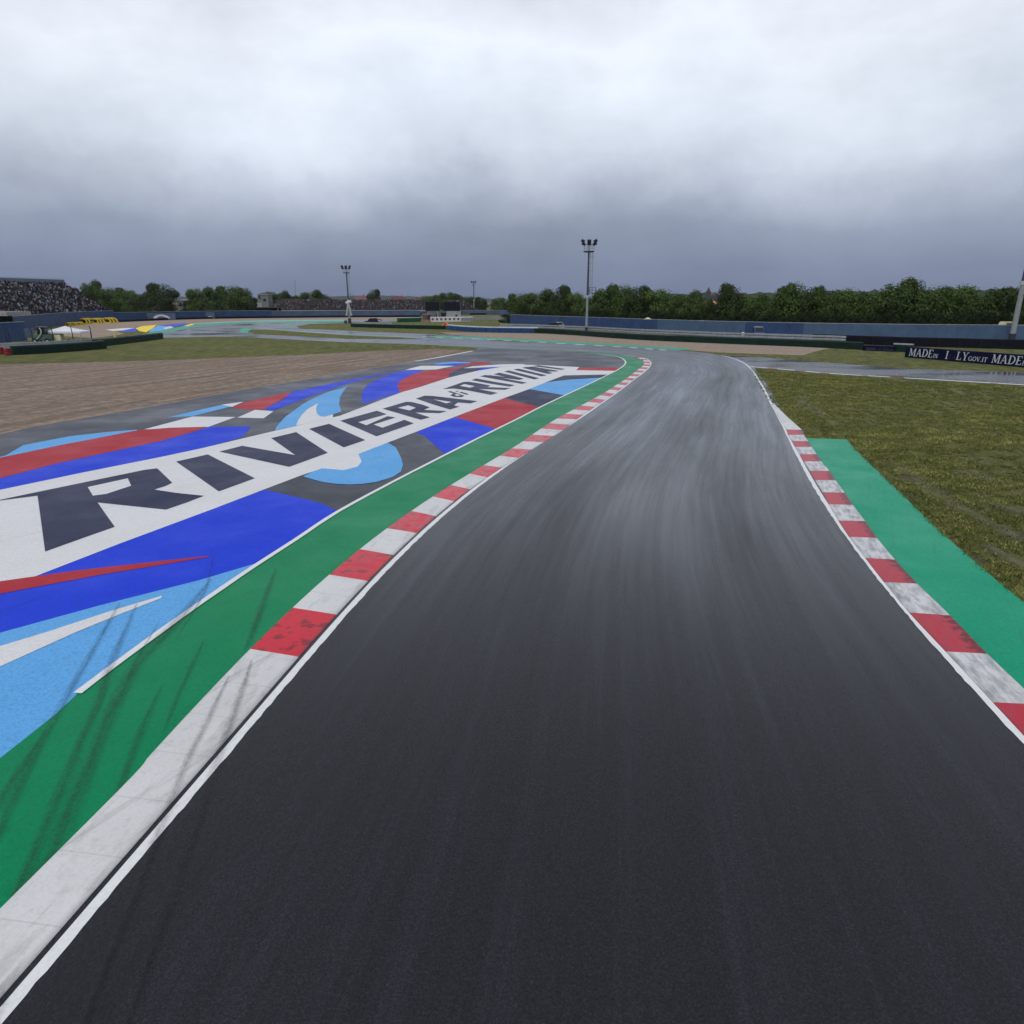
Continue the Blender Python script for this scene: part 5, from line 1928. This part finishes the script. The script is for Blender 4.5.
# green loader
b = P(44, 344)
gt = thing('loader', 'green loader with a white curved arm left of the gazebo', 'loader', b, R(8))
MB().prism([(-1.3, 0.6), (1.4, 0.6), (1.5, 1.3), (0.7, 1.5), (-1.2, 1.5), (-1.4, 1.1)], -0.6, 0.6).build('body', 'machine_green', gt, recalc=True)
MB().prism([(-0.5, 1.5), (0.8, 1.5), (0.7, 2.55), (-0.35, 2.6)], -0.5, 0.5).build('cab', 'glass', gt, recalc=True)
MB().box((0.17, 0, 2.64), (1.35, 1.15, 0.1)).build('cab_roof', 'machine_green', gt)
ar = MB()
pts = [Vector((-0.6 + 0.9 * math.sin(u * 0.28), -0.72, 0.75 + 0.22 * u)) for u in range(0, 9)]
ar.path(pts, 0.1, 7)
ar.build('lift_arm', 'machine_white', gt, smooth=True)
for x in (-0.9, 0.95):
    for y in (-0.68, 0.68):
        wh = MB().tube((x, y - 0.14, 0.45), (x, y + 0.14, 0.45), 0.45, 0.45, 16).build('wheel', 'black', gt)
        MB().tube((x, y - 0.16, 0.45), (x, y + 0.16, 0.45), 0.2, 0.2, 10).build('rim', 'machine_white', wh)
b = P(31.8, 343.4)
sg = thing('notice_board', 'pale grey notice board beside the green loader', 'board', b)
MB().box((0, 0, 1.65), (1.55, 0.08, 1.5)).build('panel', 'fence_grey', sg)
for x in (-0.6, 0.6):
    MB().tube((x, 0.08, 0), (x, 0.08, 2.3), 0.04, 0.04, 6).build('leg', 'steel', sg)


# vehicles
def vehicle(name, label, cat, loc, rz, L, Wd, H, body, van=False):
    """car with its nose towards -x"""
    t = thing(name, label, cat, loc, rz)
    hl = L / 2
    if van:
        prof = [(-hl, 0.35), (hl, 0.35), (hl, H * 0.97), (hl - 0.1, H), (-hl + 1.2, H), (-hl + 0.55, H * 0.62), (-hl + 0.05, H * 0.52)]
        glz = [(-hl + 0.62, H * 0.64), (-hl + 1.2, H * 0.95), (-hl + 2.0, H * 0.95), (-hl + 2.0, H * 0.62)]
    else:
        prof = [(-hl, 0.35), (hl, 0.35), (hl, H * 0.62), (hl - 0.15, H * 0.66), (hl - 0.55, H), (-hl + 1.7, H), (-hl + 1.05, H * 0.66), (-hl + 0.1, H * 0.56)]
        glz = [(-hl + 1.2, H * 0.68), (-hl + 1.72, H * 0.95), (hl - 0.65, H * 0.95), (hl - 0.35, H * 0.68)]
    MB().prism(prof, -Wd / 2, Wd / 2).build('body', body, t, recalc=True)
    MB().prism(glz, -Wd / 2 - 0.02, Wd / 2 + 0.02).build('side_window', 'glass', t, recalc=True)
    x0, z0, x1, z1_ = (-hl + 0.56, H * 0.64, -hl + 1.15, H * 0.96) if van else (-hl + 1.08, H * 0.69, -hl + 1.62, H * 0.96)
    MB().slab([(x0 - 0.04, -Wd * 0.43, z0), (x0 - 0.04, Wd * 0.43, z0), (x1 - 0.04, Wd * 0.40, z1_), (x1 - 0.04, -Wd * 0.40, z1_)], (-0.03, 0, 0.01)).build('windscreen', 'glass', t, recalc=True)
    for y in (-Wd * 0.36, Wd * 0.36):
        MB().box((-hl - 0.01, y, H * 0.45), (0.1, 0.32, 0.16)).build('headlight', 'lamp_white', t)
    MB().box((-hl - 0.03, 0, 0.45), (0.16, Wd * 0.96, 0.2)).build('bumper', 'post', t)
    for x in (-hl + 0.8, hl - 0.8):
        for y in (-Wd / 2 + 0.08, Wd / 2 - 0.08):
            w = MB().tube((x, y - 0.12, 0.34), (x, y + 0.12, 0.34), 0.34, 0.34, 16).build('wheel', 'black', t)
            MB().tube((x, y - 0.135, 0.34), (x, y + 0.135, 0.34), 0.2, 0.2, 10).build('rim', 'steel', w)
    return t


vp = P(757, 338.4)
vn = vehicle('van', 'pale blue van with a white roof parked before the blue fence', 'van', vp, R(82), 4.2, 1.7, 2.0, 'van_blue', True)
MB().box((0.5, 0, 2.06), (2.9, 1.5, 0.12)).build('roof_panel', 'machine_white', vn)
cv = vehicle('car', 'dark car parked behind the guardrail left of the tall mast', 'car', P(551.5, 330.6), R(4), 3.6, 1.7, 1.75, 'car_dark')
wt = vehicle('car', 'small white car half hidden behind the dark car', 'car', P(557, 329.8), R(10), 3.2, 1.6, 1.75, 'machine_white')
# recovery vehicle by the left mast
rv = vehicle('recovery_vehicle', 'dark recovery vehicle behind the low barrier right of the left mast', 'vehicle', P(371.5, 325.2), R(8), 4.0, 1.8, 1.9, 'car_dark')
MB().tube((1.0, 0, 1.9), (3.0, 0, 1.3), 0.12, 0.12, 8).box((2.6, 0, 0.75), (1.8, 1.5, 0.3)).build('tow_arm', 'post', rv)
# cream machine showing over the right fence
b = AT(1003, fence_y(1003) + 2.6)
cm_ = thing('excavator', 'cream coloured machine showing over the fence left of the right mast', 'excavator', b)
zt_ = hgt(b, 321.6)
MB().box((0, 0, 1.0), (3.0, 1.8, 1.4)).build('body', 'machine_cream', cm_)
MB().prism([(-0.9, 1.7), (1.1, 1.7), (1.1, zt_), (-0.7, zt_), (-0.95, zt_ - 0.5)], -0.7, 0.7).build('cab', 'machine_cream', cm_, recalc=True)
MB().box((0.1, -0.72, zt_ - 0.45), (1.2, 0.06, 0.4)).build('window', 'glass', cm_)
MB().tube((-0.9, 0, 2.2), (-2.6, 0, zt_ - 0.95), 0.2, 0.14, 8).build('boom', 'machine_cream', cm_)
for y in (-0.8, 0.8):
    MB().prism([(-1.6, 0.0), (1.6, 0.0), (1.85, 0.3), (1.6, 0.62), (-1.6, 0.62), (-1.85, 0.3)], y - 0.22, y + 0.22).build('track', 'black', cm_, recalc=True)
# white tent tips just behind the fence
for x, Y, yt, lab in ((760 - 60 + 0.5, 141, 320.2, 'white tent top peeking over the fence left of the parked van'), (647, 145, 317.4, 'pale green bush like tent top over the fence below the trees')):
    b = AT(x, fence_y(x) + 2.6)
    h = hgt(b, yt)
    tt = thing('tent', lab, 'tent', b)
    MB().tube((0, 0, h - 0.7), (0, 0, h), 1.6, 0.12, 8).build('roof', 'cloth_white' if x > 660 else 'machine_cream', tt)
    for sx in (-1, 1):
        for sy in (-1, 1):
            MB().tube((sx * 1.1, sy * 1.1, 0), (sx * 1.1, sy * 1.1, h - 0.65), 0.04, 0.04, 6).build('leg', 'steel', tt)
# white cabin at the start of the right fence
b = P(508.8, 320.6)
wc = thing('marshal_hut', 'small white marshal hut at the left end of the right fence', 'hut', b)
MB().box((0.6, 1.2, 1.0), (1.6, 1.4, 2.0)).build('wall', 'machine_white', wc)
MB().box((0.6, 1.2, 2.07), (1.9, 1.7, 0.12)).build('roof', 'cloth_white', wc)
MB().box((0.9, 0.47, 0.95), (0.6, 0.08, 1.7)).build('door', 'wall_grey', wc)


# ------------------------------------------------------------------ people (small in the photo)
def person(loc, rz, label, top, legs, arm=0.0):
    J = {'pelvis': (0, 0, 0.94), 'belly': (0, 0, 1.10), 'chest': (0, 0, 1.32), 'neck': (0, 0.01, 1.50), 'head': (0, -0.01, 1.60), 'crown': (0, 0, 1.72)}
    rad = {'pelvis': 0.15, 'belly': 0.135, 'chest': 0.155, 'neck': 0.058, 'head': 0.095, 'crown': 0.075}
    E = [('pelvis', 'belly'), ('belly', 'chest'), ('chest', 'neck'), ('neck', 'head'), ('head', 'crown')]
    for s, n in ((-1, 'l'), (1, 'r')):
        J.update({n + 'hip': (s * 0.10, 0, 0.86), n + 'knee': (s * 0.115, -0.02, 0.48), n + 'ank': (s * 0.12, 0.02, 0.09), n + 'toe': (s * 0.13, -0.15, 0.045),
                  n + 'sho': (s * 0.19, 0, 1.42), n + 'elb': (s * 0.25, 0.02, 1.13), n + 'wri': (s * 0.24, -0.06 - arm, 0.90 + arm), n + 'han': (s * 0.235, -0.09 - arm, 0.80 + arm)})
        rad.update({n + 'hip': 0.10, n + 'knee': 0.06, n + 'ank': 0.045, n + 'toe': 0.04, n + 'sho': 0.062, n + 'elb': 0.044, n + 'wri': 0.032, n + 'han': 0.03})
        E += [('pelvis', n + 'hip'), (n + 'hip', n + 'knee'), (n + 'knee', n + 'ank'), (n + 'ank', n + 'toe'), ('chest', n + 'sho'), (n + 'sho', n + 'elb'), (n + 'elb', n + 'wri'), (n + 'wri', n + 'han')]
    names = list(J)
    me = bpy.data.meshes.new('person')
    me.from_pydata([J[k] for k in names], [(names.index(a), names.index(c)) for a, c in E], [])
    o = bpy.data.objects.new('person', me)
    COL.objects.link(o)
    md = o.modifiers.new('skin', 'SKIN')
    lay = me.skin_vertices[0].data if me.skin_vertices else None
    if lay is None:
        bm = bmesh.new()
        bm.from_mesh(me)
        bm.verts.layers.skin.verify()
        bm.to_mesh(me)
        bm.free()
        lay = me.skin_vertices[0].data
    for i, k in enumerate(names):
        lay[i].radius = (rad[k], rad[k])
        lay[i].use_root = (k == 'pelvis')
    ss_ = o.modifiers.new('sub', 'SUBSURF')
    ss_.levels = ss_.render_levels = 2
    bpy.context.view_layer.update()
    ev = o.evaluated_get(bpy.context.evaluated_depsgraph_get())
    nm = bpy.data.meshes.new_from_object(ev)
    bpy.data.objects.remove(o)
    nm.name = 'person'
    nm.materials.clear()
    for m in (top, legs, 'skin', 'black'):
        nm.materials.append(M[m])
    for p in nm.polygons:
        z = p.center.z
        hand = abs(p.center.x) > 0.19 and z < 0.93 + arm
        p.material_index = 2 if (z > 1.50 or hand) else (3 if z < 0.12 else (1 if z < 0.96 else 0))
        p.use_smooth = True
    o = bpy.data.objects.new('person', nm)
    COL.objects.link(o)
    o.location, o.rotation_euler = loc, (0, 0, rz)
    tag(o, label, 'person')
    hr = MB()
    k = 10
    for i in range(5):
        a = i / 4 * math.pi * 0.62
        for j in range(k):
            u = 2 * math.pi * j / k
            hr.v.append(Vector((0.102 * math.sin(a) * math.cos(u), 0.012 + 0.112 * math.sin(a) * math.sin(u), 1.625 + 0.125 * math.cos(a))))
    for i in range(4):
        for j in range(k):
            hr.f.append((i * k + j, i * k + (j + 1) % k, (i + 1) * k + (j + 1) % k, (i + 1) * k + j))
            hr.mi.append(0)
    hr.build('hair', 'black', o, smooth=True)
    fc = MB()
    for s in (-1, 1):
        fc.tube((s * 0.034, -0.098, 1.635), (s * 0.034, -0.108, 1.635), 0.011, 0.008, 6)
    fc.tube((0, -0.10, 1.60), (0, -0.122, 1.585), 0.012, 0.014, 6)
    fc.box((0, -0.10, 1.555), (0.045, 0.012, 0.008))
    fc.build('face', 'brick', o)
    return o


person(P(739.3, 341.0), 0.3, 'left one of two people in dark clothes standing left of the van', 'cloth_dark', 'cloth_dark')
person(P(742.2, 341.0), -0.4, 'right one of two people in white tops standing left of the van', 'cloth_white', 'cloth_dark')
person(P(507.4, 321.0), 0.1, 'person in dark overalls standing before the white marshal hut', 'cloth_dark', 'cloth_dark')
person(P(41.5, 334.5), 0.2, 'person in a red jacket standing behind the green loader', 'cloth_red', 'cloth_dark')

# ------------------------------------------------------------------ navy banners with lettering
# serif capitals, unit height, drawn as thick and thin strokes
def bar(x0, y0, x1, y1, w):
    return [(x0 - w / 2, y0), (x0 + w / 2, y0), (x1 + w / 2, y1), (x1 - w / 2, y1)]


def rect(x0, y0, x1, y1):
    return [(x0, y0), (x1, y0), (x1, y1), (x0, y1)]


TK, TN, SF = 0.15, 0.07, 0.06


def ring(cx, cy, rx, ry, a0, a1, t0, t1, n=14):
    out = []
    for i in range(n):
        u0, u1 = a0 + (a1 - a0) * i / n, a0 + (a1 - a0) * (i + 1) / n
        w0 = TN + (TK - TN) * abs(math.cos(u0))
        w1 = TN + (TK - TN) * abs(math.cos(u1))
        out.append([(cx + rx * math.cos(u0), cy + ry * math.sin(u0)), (cx + rx * math.cos(u1), cy + ry * math.sin(u1)),
                    (cx + (rx - w1) * math.cos(u1), cy + (ry - w1) * math.sin(u1)), (cx + (rx - w0) * math.cos(u0), cy + (ry - w0) * math.sin(u0))])
    return out


GLY = {
    'M': (1.0, [bar(0.14, 0, 0.14, 1, TN), bar(0.86, 0, 0.86, 1, TK), bar(0.5, 0.08, 0.17, 1, TK), bar(0.5, 0.08, 0.82, 1, TN), rect(0.02, 0, 0.27, SF), rect(0.72, 0, 1.0, SF), rect(0.02, 1 - SF, 0.22, 1), rect(0.80, 1 - SF, 1.0, 1)]),
    'A': (0.85, [bar(0.12, 0, 0.42, 1, TN), bar(0.72, 0, 0.42, 1, TK), rect(0.22, 0.30, 0.6, 0.30 + TN), rect(0.0, 0, 0.25, SF), rect(0.58, 0, 0.86, SF)]),
    'D': (0.85, [bar(0.18, 0, 0.18, 1, TK), rect(0.02, 0, 0.4, SF), rect(0.02, 1 - SF, 0.4, 1)] + ring(0.36, 0.5, 0.47, 0.5, -math.pi / 2, math.pi / 2, 0, 0)),
    'E': (0.72, [bar(0.18, 0, 0.18, 1, TK), rect(0.02, 0, 0.66, SF), rect(0.02, 1 - SF, 0.64, 1), rect(0.2, 0.48, 0.5, 0.48 + TN), rect(0.60, 0, 0.66, 0.24), rect(0.58, 0.78, 0.64, 1)]),
    'I': (0.40, [bar(0.2, 0, 0.2, 1, TK), rect(0.04, 0, 0.36, SF), rect(0.04, 1 - SF, 0.36, 1)]),
    'T': (0.75, [bar(0.37, 0, 0.37, 1, TK), rect(0.02, 1 - SF, 0.72, 1), rect(0.2, 0, 0.54, SF), rect(0.02, 0.78, 0.08, 1), rect(0.66, 0.78, 0.72, 1)]),
    'L': (0.70, [bar(0.18, 0, 0.18, 1, TK), rect(0.02, 0, 0.66, SF), rect(0.02, 1 - SF, 0.36, 1), rect(0.60, 0, 0.66, 0.26)]),
    'Y': (0.82, [bar(0.41, 0, 0.41, 0.46, TK), bar(0.41, 0.42, 0.12, 1, TK), bar(0.41, 0.42, 0.70, 1, TN), rect(0.0, 1 - SF, 0.26, 1), rect(0.58, 1 - SF, 0.82, 1), rect(0.26, 0, 0.58, SF)]),
    'N': (0.88, [bar(0.14, 0, 0.14, 1, TN), bar(0.74, 0, 0.74, 1, TN), bar(0.72, 0.0, 0.16, 1, TK), rect(0.02, 0, 0.27, SF), rect(0.62, 1 - SF, 0.87, 1)]),
    'G': (0.88, ring(0.45, 0.5, 0.43, 0.5, 0.75, 2 * math.pi - 0.3, 0, 0) + [bar(0.76, 0.08, 0.76, 0.45, TK), rect(0.60, 0.42, 0.88, 0.48)]),
    'O': (0.90, ring(0.45, 0.5, 0.43, 0.5, 0, 2 * math.pi, 0, 0, 20)),
    'V': (0.82, [bar(0.40, 0, 0.12, 1, TK), bar(0.40, 0, 0.70, 1, TN), rect(0.0, 1 - SF, 0.26, 1), rect(0.58, 1 - SF, 0.82, 1)]),
    '.': (0.25, [rect(0.06, 0, 0.2, 0.14)]),
}


def lettering(parent, runs, x, z, y):
    """runs = (text, height, material)"""
    for text, h, mat in runs:
        mb = MB()
        zl_ = 0
        for ch_ in text:
            if ch_ == ' ':
                x += 0.4 * h
                continue
            adv, polys = GLY[ch_]
            for i, q in enumerate(polys):
                yo = y - 0.0004 * (i % 7)
                mb.slab([(x + px * h + py * h * 0.10, yo, z + py * h) for px, py in q], (0, -0.012 - 0.0004 * (i % 7), 0))
            x += (adv + 0.06) * h
        mb.build('printed_word', mat, parent, recalc=True)
    return x


def banner(x0, y0, x1, y1, h, label, k=1.0, start=0.25, reps=2):
    a, b = P(x0, y0), P(x1, y1)
    t = thing('banner', label, 'banner', a, math.atan2(b.y - a.y, b.x - a.x))
    L = (b - a).length
    mb = MB()
    n = int(L / 2.5) + 1
    prof = [(-0.0, 0.0), (-0.03, h * 0.97), (0.05, h), (0.32, h), (0.40, h * 0.95), (0.45, 0.0)]
    m = len(prof)
    for i in range(n + 1):
        for y, z in prof:
            mb.v.append(Vector((L * i / n, y, z)))
    for i in range(n):
        for j in range(m - 1):
            q = i * m + j
            mb.f.append((q, q + m, q + m + 1, q + 1))
            mb.mi.append(0)
    mb.f.append(tuple(range(m)))
    mb.f.append(tuple(range(n * m, n * m + m)))
    mb.mi += [0, 0]
    mb.build('sheet', 'banner', t, recalc=True)
    x = start
    H1, H2 = h * 0.66 * k, h * 0.34 * k
    for r in range(reps):
        wm = 'letter' if k > 0.8 else 'fence_grey'
        x = lettering(t, [('MADE', H1, wm), ('IN', H2, wm)], x, h * 0.17, -0.035)
        x += H1 * 1.0
        x = lettering(t, [('I', H1, wm), ('TA', H1 * 0.62, 'dim_print'), ('LY', H1, wm), ('GOV.IT', H2 * 1.1, wm)], x, h * 0.17, -0.035)
        x += H1 * 0.5
    return t


banner(904.5, 357.2, 1150, 378.5, 1.28, 'big navy banner reading MADE IN ITALY along the service road', 1.06, 0.55, 3)
banner(862, 350.4, 894, 351.8, 0.72, 'small navy banner with faint lettering left of the big one', 0.66, 0.5, 1)

# ------------------------------------------------------------------ light
SUN_EL, SUN_AZ = 52, 205
w = bpy.data.worlds.new('World')
scene.world = w
w.use_nodes = True
nt = w.node_tree
bg = nt.nodes['Background']
sky = N(nt, 'ShaderNodeTexSky', sky_type='NISHITA')
sky.sun_disc = False
sky.sun_elevation = R(SUN_EL)
sky.sun_rotation = R(SUN_AZ)
sky.air_density = 1.5
sky.dust_density = 3.0
tc = N(nt, 'ShaderNodeTexCoord')
sx = N(nt, 'ShaderNodeSeparateXYZ')
nt.links.new(tc.outputs['Generated'], sx.inputs[0])
wq = noise(nt, 3.2, 6, 0.6, tc.outputs['Generated'])
wa = N(nt, 'ShaderNodeMath', operation='MULTIPLY_ADD')
nt.links.new(wq, wa.inputs[0])
wa.inputs[1].default_value = 0.22
wa.inputs[2].default_value = -0.11
wb = N(nt, 'ShaderNodeMath', operation='MULTIPLY_ADD')       # the cloud base is less ragged towards the horizon
nt.links.new(wa.outputs[0], wb.inputs[0])
nt.links.new(ramp(nt, sx.outputs['Z'], [(0.0, 0.12), (0.16, 1.0)]), wb.inputs[1])
nt.links.new(sx.outputs['Z'], wb.inputs[2])
grad = ramp(nt, wb.outputs[0], [(0.0, (1.65, 2.05, 3.45)), (0.035, (1.95, 2.4, 3.8)), (0.095, (2.9, 3.4, 4.75)), (0.19, (7.2, 7.9, 9.1)), (0.29, (9.6, 10.2, 11.2)), (0.42, (6.2, 6.6, 7.3)), (0.6, (5.4, 5.7, 6.3)), (1.0, (6.6, 6.9, 7.4))])
mp = N(nt, 'ShaderNodeMapping')
mp.inputs['Scale'].default_value = (1.0, 1.0, 2.6)
nt.links.new(tc.outputs['Generated'], mp.inputs['Vector'])
cl = noise(nt, 2.1, 6, 0.55, mp.outputs['Vector'])
cl2 = noise(nt, 5.5, 5, 0.6, mp.outputs['Vector'])
cm2 = mixc(nt, 0.3, cl, cl2)
clouds = mixc(nt, 1.0, grad, ramp(nt, cm2, [(0.30, 0.80), (0.50, 1.0), (0.70, 1.18)]), 'MULTIPLY')
fin = mixc(nt, 0.9, sky.outputs['Color'], clouds)
nt.links.new(fin, bg.inputs['Color'])
bg.inputs['Strength'].default_value = 0.1

sd = bpy.data.lights.new('sun', 'SUN')
sd.energy = 1.2
sd.angle = R(22)
sd.color = (1.0, 0.96, 0.90)
so_ = bpy.data.objects.new('sun', sd)
COL.objects.link(so_)
az = R(SUN_AZ)
dirv = Vector((math.sin(az) * math.cos(R(SUN_EL)), math.cos(az) * math.cos(R(SUN_EL)), math.sin(R(SUN_EL))))
so_.rotation_euler = dirv.to_track_quat('Z', 'Y').to_euler()

vs = scene.view_settings
vs.view_transform = 'Standard'
vs.look = 'None'
vs.exposure = 0.0
vs.gamma = 1.0
vs.use_curve_mapping = False

# ------------------------------------------------------------------ damp air
hz = MB().box((0, 0, 74), (8000, 8000, 150))
ho = hz.build('haze', 'glass')
hm = bpy.data.materials.new('damp_air')
hm.use_nodes = True
hn = hm.node_tree
for nd in list(hn.nodes):
    if nd.type != 'OUTPUT_MATERIAL':
        hn.nodes.remove(nd)
pv_ = hn.nodes.new('ShaderNodeVolumePrincipled')
pv_.inputs['Density'].default_value = 0.00006
pv_.inputs['Color'].default_value = (0.78, 0.84, 0.98, 1)
hn.links.new(pv_.outputs['Volume'], [n for n in hn.nodes if n.type == 'OUTPUT_MATERIAL'][0].inputs['Volume'])
ho.data.materials.clear()
ho.data.materials.append(hm)
tag(ho, 'thin damp haze over the whole circuit', 'haze', kind='stuff')
